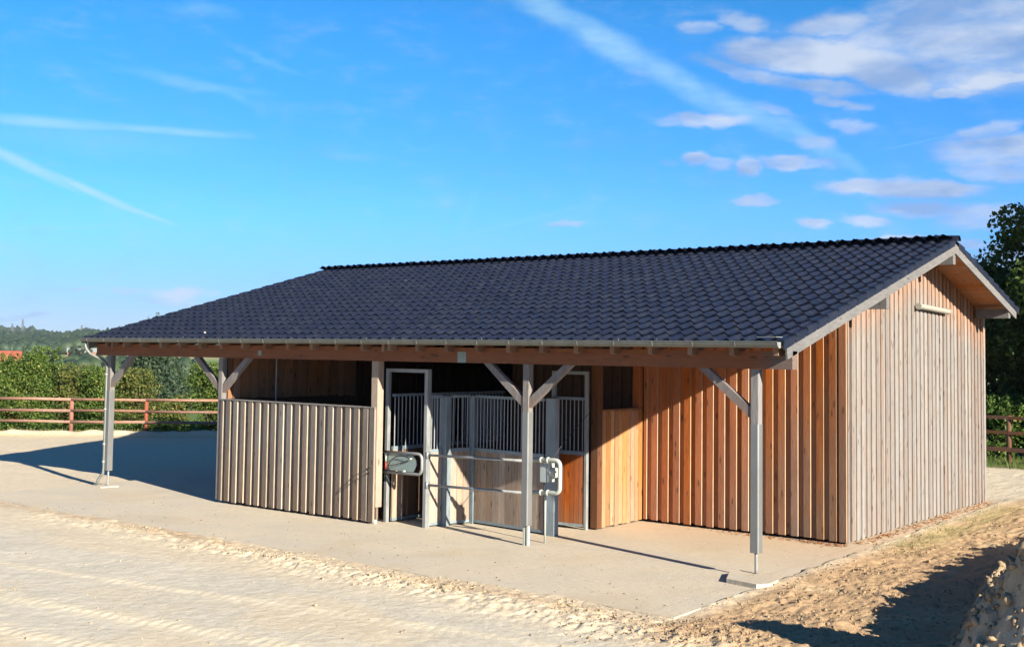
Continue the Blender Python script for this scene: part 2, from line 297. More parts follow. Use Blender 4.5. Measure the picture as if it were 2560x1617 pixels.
# ------------------------------------------------------------------ mesh helpers
class MB:
    def __init__(s): s.v = []; s.f = []
    def add(s, vs, fs):
        o = len(s.v); s.v += [tuple(v) for v in vs]; s.f += [tuple(i+o for i in f) for f in fs]; return s
    def box(s, x0, x1, y0, y1, z0, z1):
        return s.add([(x0,y0,z0),(x1,y0,z0),(x1,y1,z0),(x0,y1,z0),(x0,y0,z1),(x1,y0,z1),(x1,y1,z1),(x0,y1,z1)],
            [(3,2,1,0),(4,5,6,7),(0,1,5,4),(1,2,6,5),(2,3,7,6),(3,0,4,7)])
    def cbox(s, x0, x1, y0, y1, z0, z1, c=.008):        # box with chamfered vertical edges
        p = [(x0+c,y0),(x1-c,y0),(x1,y0+c),(x1,y1-c),(x1-c,y1),(x0+c,y1),(x0,y1-c),(x0,y0+c)]
        n = 8; vs = [(a,b,z0) for a,b in p]+[(a,b,z1) for a,b in p]
        return s.add(vs, [tuple(range(n-1,-1,-1)), tuple(range(n,2*n))]+[(i,(i+1)%n,(i+1)%n+n,i+n) for i in range(n)])
    def prism(s, pts, axis, a0, a1):                      # polygon extruded along an axis; pts are the other two coordinates in order
        n = len(pts)
        def mk(p, a):
            return {'X': (a, p[0], p[1]), 'Y': (p[0], a, p[1]), 'Z': (p[0], p[1], a)}[axis]
        vs = [mk(p, a0) for p in pts]+[mk(p, a1) for p in pts]
        return s.add(vs, [tuple(range(n)), tuple(range(2*n-1, n-1, -1))]+[(i, i+n, (i+1)%n+n, (i+1)%n) for i in range(n)])
    def beam(s, p, q, wdt, dep, side=(0,1,0), ext=0):     # square timber from p to q; side = direction of depth
        p, q = Vector(p), Vector(q); d = (q-p).normalized(); p = p-d*ext; q = q+d*ext
        sd = Vector(side).normalized(); sd = (sd-d*sd.dot(d)).normalized(); u = d.cross(sd)
        vs = [e+sd*a*dep/2+u*b*wdt/2 for e in (p,q) for a,b in ((-1,-1),(1,-1),(1,1),(-1,1))]
        return s.add(vs, [(3,2,1,0),(4,5,6,7),(0,1,5,4),(1,2,6,5),(2,3,7,6),(3,0,4,7)])
    def tube(s, pts, r, n=10, caps=True, r2=None):
        pts = [Vector(p) for p in pts]; m = len(pts); up = None; vs = []
        for i, p in enumerate(pts):
            d = (pts[min(i+1,m-1)]-pts[max(i-1,0)]).normalized()
            if up is None:
                up = Vector((0,0,1)) if abs(d.z) < .9 else Vector((0,1,0))
            a = (up-d*up.dot(d)).normalized(); up = a; b = d.cross(a)
            rad = r if r2 is None else r+(r2-r)*i/(m-1)
            vs += [p+a*rad*math.cos(2*math.pi*k/n)+b*rad*math.sin(2*math.pi*k/n) for k in range(n)]
        fs = [(i*n+k, i*n+(k+1)%n, (i+1)*n+(k+1)%n, (i+1)*n+k) for i in range(m-1) for k in range(n)]
        if caps: fs += [tuple(range(n-1,-1,-1)), tuple((m-1)*n+k for k in range(n))]
        return s.add(vs, fs)
    def build(s, name, mat, parent=None, smooth=False, loc=None):
        me = bpy.data.meshes.new(name); me.from_pydata(s.v, [], s.f); me.materials.append(mat)
        bm = bmesh.new(); bm.from_mesh(me); bmesh.ops.recalc_face_normals(bm, faces=bm.faces); bm.to_mesh(me); bm.free()
        if smooth:
            for p in me.polygons: p.use_smooth = True
        o = bpy.data.objects.new(name, me); C.objects.link(o)
        if parent: o.parent = parent
        if loc: o.location = loc
        return o
def smooth_auto(o, ang=40):
    bm = bmesh.new(); bm.from_mesh(o.data)
    for f in bm.faces: f.smooth = True
    for e in bm.edges:
        if len(e.link_faces) == 2 and e.calc_face_angle(0) > R(ang): e.smooth = False
    bm.to_mesh(o.data); bm.free(); return o
def link(name, me, parent=None, mat=None):
    o = bpy.data.objects.new(name, me); C.objects.link(o)
    if parent: o.parent = parent
    if mat: me.materials.append(mat)
    return o
def tag(o, label=None, cat=None, group=None, kind=None):
    if label: o['label'] = label
    if cat: o['category'] = cat
    if group: o['group'] = group
    if kind: o['kind'] = kind
    return o
def thing(name, label, cat, group=None, loc=(0,0,0)):
    o = bpy.data.objects.new(name, None); C.objects.link(o); o.location = loc; o.empty_display_size = .2
    return tag(o, label, cat, group)
def sub(name, parent):
    o = bpy.data.objects.new(name, None); C.objects.link(o); o.parent = parent
    o.matrix_parent_inverse = Matrix.Translation(-(Vector(parent.location) if parent.parent is None else Vector((0, 0, 0)))); return o
def np_mesh(name, V, F, mat, smooth=False):
    """V (n,3), F (m,k) arrays"""
    V = np.asarray(V, np.float32); F = np.asarray(F, np.int32)
    me = bpy.data.meshes.new(name); me.vertices.add(len(V)); me.vertices.foreach_set('co', V.ravel())
    k = F.shape[1]; me.loops.add(F.size); me.loops.foreach_set('vertex_index', F.ravel())
    me.polygons.add(len(F)); me.polygons.foreach_set('loop_start', np.arange(0, F.size, k, dtype=np.int32)); me.polygons.foreach_set('loop_total', np.full(len(F), k, np.int32))
    if smooth: me.polygons.foreach_set('use_smooth', np.ones(len(F), bool))
    me.update(calc_edges=True); me.materials.append(mat); return me

# ------------------------------------------------------------------ noise in numpy
def vnoise(x, y, seed=0):
    xi = np.floor(x).astype(np.int64); yi = np.floor(y).astype(np.int64); xf = x-xi; yf = y-yi
    u = xf*xf*(3-2*xf); v = yf*yf*(3-2*yf)
    def h(a, b):
        n = (a*374761393+b*668265263+seed*1442695041) & 0x7fffffff
        n = ((n ^ (n >> 13))*1274126177) & 0x7fffffff
        return ((n ^ (n >> 16)) & 0xffff)/65535.0
    return (h(xi,yi)*(1-u)+h(xi+1,yi)*u)*(1-v)+(h(xi,yi+1)*(1-u)+h(xi+1,yi+1)*u)*v
def fbm(x, y, oct=4, seed=0, gain=.5):
    a = 1; s = 0; t = 0
    for i in range(oct):
        s = s+a*vnoise(x*2**i+i*17.3, y*2**i-i*9.1, seed+i); t += a; a *= gain
    return s/t-.5
def sstep(a, b, x):
    t = np.clip((x-a)/(b-a), 0, 1); return t*t*(3-2*t)
def gauss(x, c, s): return np.exp(-((x-c)/s)**2)

# ------------------------------------------------------------------ terrain
SLAB_Z = 0.0
def slab_right(y): return .385-(y+2.66)*.0178
FP = [(-39.6, 1.2), (-37.5, 2.95), (-35.45, 4.7), (-33.4, 6.45), (-31.35, 8.2), (-29.3, 9.95), (-27.25, 11.7), (-25.2, 13.45), (-23.1, 15.2)]
FN = np.array([-3.5, 4.13]); FN = FN/np.linalg.norm(FN)          # away from the yard
def fence_dist(x, y): return (x-FP[4][0])*FN[0]+(y-FP[4][1])*FN[1]
def mound_shape(x, y):
    crest = 3.42-.14*np.minimum(y-.8, 0)+.08*np.sin(y*1.3)+.18*(y-1)*-.12+.16*fbm(y*1.3, y*0+3, 3, 41)
    prof = np.where(x < crest, sstep(crest-.48, crest-.02, x), 1+.20*sstep(crest, crest+1.6, x))
    along = sstep(-4.9, -3.6, y)*(1-.16*sstep(.5, -3, y))
    return prof*along, crest
def far_h(x, y):
    dx = x-CP[0]; dy = y-CP[1]; d = np.hypot(dx, dy); a = np.degrees(np.arctan2(dx, dy))
    h = -4.5*sstep(62, 150, d)
    h = h+1.7*sstep(480, 700, d)
    ridge1 = 6*np.exp(-((d-1250)/230)**2)*(1+.5*np.sin(a*.55+1.2)*1)
    far = sstep(900, 2300, d)*(22+5*np.sin(a*1.1+.9)+3*np.sin(a*3.1))*(1-.25*sstep(2600, 3400, d))
    h = h+np.maximum(ridge1, 0)+far+fbm(x*.004, y*.004, 4, 5)*8*sstep(700, 1300, d)
    lim = sstep(-40, -47, a)                                       # valley and hills lie to the left; elsewhere gentle ground
    return np.where(d > 55, h*np.maximum(lim, .0)+(1-lim)*(-4*sstep(90, 300, d)+fbm(x*.002, y*.002, 3, 9)*10*sstep(200, 900, d)), 0)
def ground_h(x, y):
    z = -.045+.035*fbm(x*.5, y*.5, 3, 2)
    near = (np.abs(x) < 60) & (np.abs(y) < 50)
    rough = np.zeros_like(x)
    # churned band along the apron edge
    band_c = -3.45-.03*(x+5)-.10*fbm(x*.6, x*0, 3, 21)
    band = gauss(y, band_c-.12, .42+.18*sstep(-5, 0, x))*sstep(-16, -11, x)*sstep(4.5, 2.0, x)
    z = z+band*(.055+.10*fbm(x*1.2, y*1.7, 4, 31)+.07*fbm(x*6, y*6, 4, 33, .65)-.09*(np.abs(fbm(x*8, y*8, 3, 34, .6))*2-.3))
    sill = gauss(y, -2.83, .20)*sstep(.8, .2, x)
    z = z+sill*(.045+.07*fbm(x*2.2, y*3, 4, 35))
    # tyre ruts with raised pale ridges, running about along the building
    def rut(x0, y0, x1, y1, wd, amp):
        L = math.hypot(x1-x0, y1-y0); nx, ny = -(y1-y0)/L, (x1-x0)/L
        dd = (x-x0)*nx+(y-y0)*ny+.10*fbm(x*.5, y*.5, 3, 44)
        s = (x-x0)*(x1-x0)/L+(y-y0)*(y1-y0)/L
        tread = .5+.5*sstep(-.6, .4, np.sin(s*2*math.pi/.16+dd*8+3*fbm(s*.8, dd*2, 2, 45))+2.4*fbm(x*2, y*2, 3, 46))
        return amp*gauss(dd, 0, wd)*tread, gauss(dd, 0, wd*1.2)
    rz = 0; rm = 0
    for a in ((-6.95,-7.59,-1.76,-6.79,.16,.013), (-5.28,-8.49,-.9,-7.75,.17,.015), (-8,-6.2,-2,-5.25,.14,.008), (-4,-9.4,2,-8.2,.2,.014)):
        q, mm = rut(*a); rz = rz+q; rm = np.maximum(rm, mm)
    fg = sstep(-3.6, -4.6, y)
    z = z+rz*fg+fg*(.03*fbm(x*1.1, y*2.0, 4, 51)+.012*fbm(x*9, y*9, 3, 52))
    # rough tan soil right of the apron
    rgt = sstep(.35, .9, x-slab_right(y)+.35)*sstep(-4.2, -3.0, y)
    z = z+rgt*(.03+.10*fbm(x*1.6, y*1.6, 4, 61)+.07*(np.abs(fbm(x*5, y*5, 4, 63, .6))*2-.3)-.05*(np.abs(fbm(x*11, y*11, 3, 65, .6))*2-.3))
    z = z+.075*gauss(x-slab_right(y), .05, .26)*(.75+1.6*fbm(x*2.0, y*2.0, 3, 87))*sstep(-3, -2, y)*sstep(13.5, 12, y)
    # mound
    mp, crest = mound_shape(x, y)
    rid = 1-np.abs(fbm(x*3.3, y*3.3, 5, 71, .65))*3.0
    z = z+1.0*np.exp(-(((x-5.0)/.75)**2+((y+3.5)/.62)**2)**1.5)*(1+.5*fbm(x*3, y*3, 3, 76))
    z = z+mp*(.60+.14*fbm(x*.9, y*.9, 3, 70)+.30*(rid-.70))+mp*(.20*fbm(x*6, y*6, 4, 72, .65)-.16*np.abs(fbm(x*11, y*11, 3, 74, .6)))
    z = z+.06*fbm(x*2.3, y*2.3, 4, 85, .65)*sstep(12.3, 13.5, y)*(x > -16)
    # berm at the fence
    fd = fence_dist(x, y)
    z = z+gauss(fd, -.15, .45)*.17*(1+1.2*fbm(x*1.5, y*1.5, 3, 81))*sstep(-45, -40, x)*(y < 22)
    z = z+.05*fbm(x*.8, y*.8, 3, 83)*sstep(-1, .5, y)*(x < -16.5)
    # nothing pokes through the apron
    inside = (x > -16.95) & (x < slab_right(y)-.03) & (y > -2.96-.03*0) & (y < 12.1)
    ed = np.minimum(np.minimum(x+16.95, slab_right(y)-.03-x), np.minimum(y+2.96, 12.1-y))
    keep = np.where(y < -2.3, sstep(.0, .30, ed+.10*fbm(x*2, y*2, 3, 91)), sstep(0, .05, ed))
    z = np.where(inside, z*(1-keep)-.12*keep, z)
    return z+far_h(x, y)
def coords(segs):
    out = []
    for a, b, st in segs:
        n = max(1, int(round((b-a)/st))); out += list(a+(b-a)*np.arange(n)/n)
    out.append(segs[-1][1]); return np.array(out)
geo = lambda a, b, n: list(np.sign(a)*np.geomspace(abs(a), abs(b), n))
xs = coords([(-60, -42, 2.5), (-42, -17, .22), (-17, -8.5, .07), (-8.5, 5.2, .032), (5.2, 9, .12), (9, 40, 3)])
xs = np.concatenate([sorted(geo(-62, -3550, 46)), xs, geo(42, 1200, 14)])
ys = coords([(-20, -10, .8), (-10, -8.6, .07), (-8.6, -1.6, .032), (-1.6, 7, .045), (7, 26, .22), (26, 60, 2)])
ys = np.concatenate([[-1200, -500, -200, -80, -40], ys, geo(62, 3550, 44)])
X, Y = np.meshgrid(xs, ys, indexing='xy'); Z = ground_h(X, Y)
nx, ny = len(xs), len(ys); idx = np.arange(nx*ny).reshape(ny, nx)
F = np.stack([idx[:-1,:-1], idx[:-1,1:], idx[1:,1:], idx[1:,:-1]], -1).reshape(-1, 4)
me = np_mesh('ground', np.stack([X.ravel(), Y.ravel(), Z.ravel()], 1), F, M_soil, True)
x, y = X.ravel(), Y.ravel()
dist = np.hypot(x-CP[0], y-CP[1])
def mixc(c, m, d): return c*(1-m[:,None])+np.array(d)[None,:]*m[:,None]
col = np.tile(np.array([.53,.46,.345]), (len(x),1))
fgm = sstep(-3.9, -4.9, y+.6*fbm(x*.8, y*.8, 4, 101))
col = mixc(col, fgm*sstep(-.16, .10, fbm(x*.35, y*.9, 5, 103)), (.49,.455,.375))
pale = np.zeros_like(x)
for (x0,y0,x1,y1,wd) in ((-6.95,-7.59,-1.76,-6.79,.20), (-5.28,-8.49,-.9,-7.75,.22), (-8,-6.2,-2,-5.25,.12), (-4,-9.4,2,-8.2,.25)):
    L = math.hypot(x1-x0, y1-y0); dd = (x-x0)*-(y1-y0)/L+(y-y0)*(x1-x0)/L+.10*fbm(x*.5, y*.5, 3, 44)
    pale = np.maximum(pale, gauss(dd, 0, wd)*np.clip(.75+1.3*fbm(x*2, y*5, 3, 105), 0, 1))
col = mixc(col, pale*fgm, (.62,.55,.41))
bandm = gauss(y, -3.25-.03*(x+5), .33)*np.clip(.6+2*fbm(x*1.5, y*2.5, 4, 107), 0, 1)*(x < 1)
col = mixc(col, bandm*.75, (.38,.27,.165))
rgt = sstep(-.05, .35, x-slab_right(y))*sstep(-4.6, -3.3, y+.7*fbm(x, y, 3, 109))
col = mixc(col, rgt, (.36,.25,.15))
col = mixc(col, rgt*sstep(0, .3, fbm(x*1.1, y*1.1, 4, 111)), (.42,.32,.20))
col = mixc(col, gauss(x-slab_right(y), .42, .30)*sstep(3.6, 5.5, y)*sstep(12, 10, y)*np.clip(.7+2*fbm(x*2, y*2, 3, 113), 0, 1), (.31,.26,.13))
mp, _ = mound_shape(x, y)
col = mixc(col, mp*.9, (.36,.29,.20))
fd = fence_dist(x, y)
col = mixc(col, sstep(.2, .8, fd)*(x < -14), (.10,.15,.04))
col = mixc(col, gauss(fd, -.75, .2)*.45*(x < -14), (.34,.31,.13))
col = mixc(col, sstep(20.5, 21.5, y+.5*fbm(x, y, 3, 115))*(x > -20), (.17,.15,.07))
col = mixc(col, gauss(y, 27, 1.6)*(x > -12), (.45,.36,.25))
a_ = np.degrees(np.arctan2(x-CP[0], y-CP[1]))
fieldm = sstep(58, 70, dist)
fc = np.tile(np.array([.10,.14,.045]), (len(x),1))
fc = mixc(fc, sstep(450, 520, dist)*sstep(900, 800, dist), (.25,.25,.11))
fc = mixc(fc, sstep(560, 575, dist)*sstep(640, 625, dist), (.13,.19,.06))
fc = mixc(fc, sstep(880, 960, dist), (.045,.07,.03))
fc = mixc(fc, sstep(.05, .14, fbm(x*.003+7, y*.003, 4, 121))*sstep(1500, 1700, dist), (.12,.15,.07))
col = col*(1-fieldm[:,None])+fc*fieldm[:,None]
ca = me.color_attributes.new('soil', 'FLOAT_COLOR', 'POINT')
ca.data.foreach_set('color', np.concatenate([col, np.ones((len(x),1))], 1).astype(np.float32).ravel())
go = link('ground', me); tag(go, 'dry sandy yard with tyre ruts, running out to fields and hills', kind='structure')

# apron
pts = []
for t in np.linspace(0, 1, 40): pts.append((-16.9+(slab_right(-2.8)+16.9)*t, -2.98+.04*math.sin(t*23)+.02*math.sin(t*71)))
poly = pts+[(slab_right(12.2), 12.15), (-16.9, 12.15)]
apron = MB().prism([(p[0], p[1]) for p in poly], 'Z', -.14, 0.0).build('apron_slab', M_conc)
tag(apron, 'pale dusty concrete apron in front of and under the stable', kind='structure')

# ------------------------------------------------------------------ the stable
B = thing('stable_building', 'long open fronted larch horse stable with dark tiled roof', 'stable', loc=(-8, 4, 0))
def P(name, mb, mat, parent=None, label=None, smooth=False):
    o = mb.build(name, mat, None, smooth); par = parent or B
    o.parent = par; o.matrix_parent_inverse = Matrix.Translation(-world_loc(par))
    if label: o['label'] = label
    return o
def world_loc(o):
    return Vector(o.location) if o.parent is None else Vector((0, 0, 0))
XL, XR, YR, SL = -16.86, .60, 7.22, .273
def roof_z(y): return 3.515+SL*(y if y <= YR else 2*YR-y)          # level of the tile bed
j = lambda a: random.uniform(-a, a)

def boards(par, mat, face, u0, u1, pitch, bw, plane, zbot, ztop, th=.03, out=-1, name='board', edge=None):
    """board-on-board cladding. face 'Y': runs along X facing -Y at y=plane; face 'X': runs along Y facing +X at x=plane"""
    n = int(round((u1-u0)/pitch)); p = (u1-u0)/n; gap = p-bw
    for i in range(n+1):
        # recessed board first
        for kind in (0, 1):
            if kind == 0:
                if i == n: continue
                a = u0+i*p+bw/2-.02; b = u0+(i+1)*p-bw/2+.02; d0, d1 = 0.0, th*.75
            else:
                a = u0+i*p-bw/2+j(.004); b = u0+i*p+bw/2+j(.004); d0, d1 = th*.75+.001, th*1.75+j(.002)
                if i == 0: a = u0
                if i == n: a, b = u1-bw, u1
            zb = zbot+j(.012)+(.01 if kind == 0 else 0)
            za = ztop(a) if callable(ztop) else ztop; zc = ztop(b) if callable(ztop) else ztop
            zm = ztop((a+b)/2) if callable(ztop) else ztop
            mb = MB()
            if face == 'Y':
                ya, yb = plane-d1, plane-d0
                mb.prism([(a,zb),(b,zb),(b,zc),((a+b)/2,zm),(a,za)], 'Y', ya, yb)
            else:
                mb.prism([(a,zb),(b,zb),(b,zc),((a+b)/2,zm),(a,za)], 'X', plane+d0, plane+d1)
            bo = P(name, mb, mat, par)
            if edge and kind == 1:                                # sawn edges, paled to paint in the sun on board sides
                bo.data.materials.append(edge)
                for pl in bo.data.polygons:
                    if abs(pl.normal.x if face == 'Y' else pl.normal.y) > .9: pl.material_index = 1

# main front wall (right hand bay) and gable
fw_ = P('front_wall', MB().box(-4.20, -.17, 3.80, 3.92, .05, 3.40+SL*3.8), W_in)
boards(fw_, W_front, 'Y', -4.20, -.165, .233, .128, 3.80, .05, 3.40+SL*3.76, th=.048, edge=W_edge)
def gable_top(y): return (3.40+SL*y) if y < YR else 3.40+SL*(2*YR-y)
gw = P('gable_wall', MB().prism([(3.94,.02),(11.62,.02),(11.62,gable_top(11.62)-.02),(YR,gable_top(YR)-.02),(3.94,gable_top(3.94)-.02)], 'X', -.30, -.20), W_in)
boards(gw, W_gable, 'X', 3.79, 11.68, .232, .122, -.20, .02, gable_top, th=.022)
P('corner_board', MB().box(-.1625, -.145, 3.752, 3.80, .03, 3.40+SL*3.72), W_gable, gw)
# back, left and inner walls
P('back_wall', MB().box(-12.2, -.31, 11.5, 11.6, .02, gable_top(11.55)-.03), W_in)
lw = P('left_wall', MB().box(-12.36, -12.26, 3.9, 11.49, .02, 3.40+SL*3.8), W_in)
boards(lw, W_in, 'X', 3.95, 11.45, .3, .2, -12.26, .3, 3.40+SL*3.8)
ip = P('side_partition', MB().box(-12.30, -12.25, .10, 3.88, .1, 3.35), W_in)
boards(ip, wood('shaded_larch', (.42, .19, .09), (.36, .19, .10)), 'X', .13, 3.85, .235, .15, -12.25, 2.14, lambda u: 3.38+SL*u, out=1)
P('plinth_board', MB().box(-12.25, -12.20, .10, 3.88, .1, 2.12), W_in, ip)
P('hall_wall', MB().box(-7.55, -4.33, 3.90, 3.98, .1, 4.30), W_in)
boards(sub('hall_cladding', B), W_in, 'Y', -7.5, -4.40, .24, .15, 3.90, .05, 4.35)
# partition beside the bay
pw = P('bay_partition', MB().box(-4.36, -4.26, 2.36, 3.79, .04, 2.11), W_in)
n = 10
for i in range(n):
    a = 2.34+(3.74-2.34)*i/n; b = a+(3.74-2.34)/n-.012
    P('board', MB().box(-4.26, -4.232+j(.004), a, b, .03+j(.01), 2.13+j(.008)), W_part, pw)
P('top_rail', MB().box(-4.37, -4.25, 2.34, 3.79, 2.135, 2.16), W_part, pw)
P('post', MB().cbox(-4.38, -4.22, 2.18, 2.335, .03, 3.96), W_dkpost)
P('post', MB().cbox(-4.40, -4.24, 3.62, 3.76, 2.17, 4.35), W_front)

# half wall in the porch row
hw = P('half_wall', MB().box(-12.13, -7.66, .0, .05, .09, 2.12), W_half)
boards(hw, W_half, 'Y', -12.14, -7.665, .236, .126, .0, .05, 2.115, th=.050, edge=W_edge2)
P('capping', MB().box(-12.15, -7.665, -.092, .06, 2.125, 2.146), W_post, hw)

# front beam, purlins, ridge
P('eave_beam', MB().cbox(-16.78, .60, -.08, .08, 3.0, 3.262, .006), W_beam)
P('joint_plate', MB().box(-5.66, -5.465, -.086, -.081, 3.002, 3.19), M_plate)
P('joint_plate', MB().box(-11.0, -10.9, -.086, -.081, 3.06, 3.16), M_plate)
P('wall_plate', MB().box(-12.2, -.32, 3.93, 4.07, 4.28, 4.44), W_in)
P('purlin', MB().cbox(-.12, .57, 3.655, 3.785, 4.0, 4.215, .004), W_barge)
P('purlin', MB().cbox(-16.6, .57, 7.16, 7.30, 4.98, 5.19, .004), W_barge)
P('purlin', MB().cbox(-.12, .57, 10.86, 11.0, 4.065, 4.27, .004), W_barge)
# rafters and sheathing
xr = [.42-.69*i for i in range(26)]
for i, xx in enumerate(xr):
    if xx < XL+.05: break
    y0, y1 = -.22, YR
    zl = lambda y: roof_z(y)-.10
    P('rafter', MB().prism([(y0-.03, zl(y0-.03)-.15), (y0-.03, zl(y0-.03)-.03), (y1, zl(y1)-.03), (y1, zl(y1)-.20), (.081, 3.262), (-.081, 3.262), (-.082, 3.195), (-.14, 3.185)], 'X', xx-.04, xx+.04), W_rafter)
for xx in (-16.3+.35, -12.22+.22, -7.7+.35):
    P('rafter', MB().prism([(-.22, roof_z(-.22)-.28), (-.22, roof_z(-.22)-.13), (2.5, roof_z(2.5)-.13), (2.5, roof_z(2.5)-.30)], 'X', xx-.03, xx+.03), W_rafter)
sof = []
zt = lambda y: roof_z(y)-.105
for k in range(50):
    a = -.30+k*(YR+.30)/50; b = a+(YR+.30)/50-.004
    sof.append((a, b))
rf = P('roof', MB().prism([(-.30, zt(-.3)), (YR, zt(YR)), (11.42, zt(11.42)), (11.42, zt(11.42)+.03), (YR, zt(YR)+.03), (-.30, zt(-.3)+.03)], 'X', XL+.02, XR-.035), M_black)
for k in range(54):                                               # tongue and groove boards seen from below
    y0, y1 = -.30+k*.2175, -.30+(k+1)*.2175-.005
    if y0 < YR < y1: y1 = YR-.002
    if y1 > 11.42: break
    P('soffit_board', MB().prism([(y0, zt(y0)-.024), (y1, zt(y1)-.024), (y1, zt(y1)-.001), (y0, zt(y0)-.001)], 'X', XL+.03, XR-.04), W_soffit, rf)
# bargeboards, both gables
bz = lambda y: 3.218+SL*(y if y <= YR else 2*YR-y)
for x0, x1 in ((XR-.03, XR), (XL, XL+.03)):
    P('bargeboard', MB().prism([(-.24, bz(-.24)-.01), (YR, bz(YR)), (YR, bz(YR)+.185), (-.27, bz(-.27)+.17)], 'X', x0, x1), W_barge)
    P('bargeboard', MB().prism([(YR+.002, bz(YR)), (11.34, bz(11.34)), (11.37, bz(11.37)+.185), (YR+.002, bz(YR)+.185)], 'X', x0, x1), W_barge)
P('dark_eave_strip', MB().box(XL+.04, XR-.04, -.318, -.308, 3.335, 3.405), M_black)  # black strip added as painted shade in the openings under the eave tiles
P('rear_fascia', MB().box(XL+.04, XR-.04, 11.43, 11.455, roof_z(11.43)-.2, roof_z(11.43)-.06), W_barge)

# ---- tiles
TW, TG = .25, .378                                                # cover width, gauge measured on plan
NC = 70; NR = 20
def hump(u):                                                      # pantile section, u in tiles
    u = (u % 1.0)
    if u < .60: t = u/.60; return .050*(t*t*(3-2*t))**1.15
    if u < .84: t = (u-.60)/.24; return .050*(1-t*t*(3-2*t))
    return 0.0
def tile_mesh(verge=0, coarse=False):
    nu = 9 if not coarse else 7
    us = [i/(nu-1)*1.06-.03 for i in range(nu)]
    if not coarse: us = [-.06,.02,.16,.30,.42,.52,.60,.68,.76,.84,.98]
    mb = MB(); vs = []; fs = []
    k = len(us); Lh = .43/1.0
    rows = [(0, .030), (.43, -.004)]
    for v, lift in rows:
        for u in us: vs.append((u*TW, v, hump(u)+lift+SL*0))
    for u in us: vs.append((u*TW, 0.0, hump(u)+.030-.024))
    for i in range(k-1):
        fs.append((i, i+1, k+i+1, k+i)); fs.append((i+1, i, 2*k+i, 2*k+i+1))
    # side lap lip
    vs += [(us[-1]*TW, 0, hump(us[-1])+.006), (us[-1]*TW, .43, hump(us[-1])-.03)]
    fs.append((k-1, 2*k+k, 2*k+k+1, 2*k-1))
    mb.add(vs, fs)
    return mb
tmb = tile_mesh(); tme = bpy.data.meshes.new('roof_tile'); tme.from_pydata(tmb.v, [], tmb.f); tme.materials.append(M_tile)
for p_ in tme.polygons: p_.use_smooth = len(p_.vertices) == 4
bm = bmesh.new(); bm.from_mesh(tme)
for e in bm.edges:
    if len(e.link_faces) == 2 and e.calc_face_angle(0) > R(42): e.smooth = False
bm.to_mesh(tme); bm.free()
RX0 = XR-.02-NC*TW                                                # left start
def tpose(r, c, front=True):
    y = -.36+r*TG; z = 3.515+SL*y-.055
    return (RX0+c*TW+j(.003), y+j(.004), z+j(.002))
tilt = math.atan(SL)
order = []
camv = Vector(CP)
for r in range(NR):
    for c in range(NC):
        p_ = Vector(tpose(r, c)); d = (p_-camv).length
        order.append((d, r, c, p_))
order.sort(key=lambda t: t[0])
near_t = order[:300]; rest = order[300:]
Binv = Matrix.Translation(-world_loc(rf))
for d, r, c, p_ in near_t:
    o = bpy.data.objects.new('roof_tile', tme); C.objects.link(o); o.parent = rf; o.matrix_parent_inverse = Binv
    o.location = p_; o.rotation_euler = (tilt+j(.009), j(.009), j(.009))
def join_tiles(name, items, flip=False, base=tmb):
    V0 = np.array(base.v); tris = []; allV = []; allF4 = []; tv = []
    for k, (p_, rot) in enumerate(items):
        M3 = np.array(rot); allV.append(V0@M3.T+np.array(p_)); 
        for f in base.f: allF4.append([i+k*len(V0) for i in f])
        tv += [((k*0.6180339) % 1)]*len(V0)
    me = np_mesh(name, np.concatenate(allV), np.array(allF4), M_tile, True)
    at = me.attributes.new('tint', 'FLOAT', 'POINT'); at.data.foreach_set('value', np.array(tv, np.float32))
    bm = bmesh.new(); bm.from_mesh(me)
    for e in bm.edges:
        if len(e.link_faces) == 2 and e.calc_face_angle(0) > R(42): e.smooth = False
    bm.to_mesh(me); bm.free()
    o = link(name, me, rf); o.matrix_parent_inverse = Binv; o['kind'] = 'stuff'; return o
rx = lambda: Matrix.Rotation(j(.008), 3, 'Z') @ Matrix.Rotation(tilt+j(.008), 3, 'X')
join_tiles('roof_tiles_farther_up', [(p_, rx()) for d, r, c, p_ in rest])
back = []
for r in range(12):
    for c in range(NC):
        y = 2*YR+.36-(-.36+0)-r*TG
        yy = 11.52-r*TG
        if yy < YR+.05: continue
        z = 3.515+SL*(2*YR-yy)-.055
        back.append(((RX0+(c+1)*TW, yy, z), Matrix.Rotation(math.pi, 3, 'Z') @ Matrix.Rotation(tilt, 3, 'X')))
join_tiles('roof_tiles_rear_slope', back)
# verge tiles: a turned-down flap per course over the bargeboards
for xs_, sgn in ((XR-.012, 1), (RX0-.035, -1)):
    for r in range(NR):
        y = -.37+r*TG; z = 3.515+SL*y-.055
        mb = MB(); y2 = y+.33
        x0, x1 = (xs_, xs_+.022) if sgn > 0 else (xs_, xs_+.022)
        mb.prism([(y, z-.085), (y2, z+SL*.33-.085), (y2+.08, z+SL*.41+.015), (y, z+.035)], 'X', x0, x1)
        mb.prism([(y, z+.033), (y+.42, z+SL*.42+.012), (y+.42, z+SL*.42+.024), (y, z+.055)], 'X', x0-(.12 if sgn > 0 else 0), x1+(.12 if sgn < 0 else 0))
        P('verge_tile', mb, M_tile, rf)
    if sgn > 0:
        for r in range(11):
            y = 11.54-r*TG; z = 3.515+SL*(2*YR-y)-.055
            P('verge_tile', MB().prism([(y, z-.085), (y-.33, z+SL*.33-.085), (y-.41, z+SL*.41+.02), (y, z+.06)], 'X', xs_, xs_+.022), M_tile, rf)
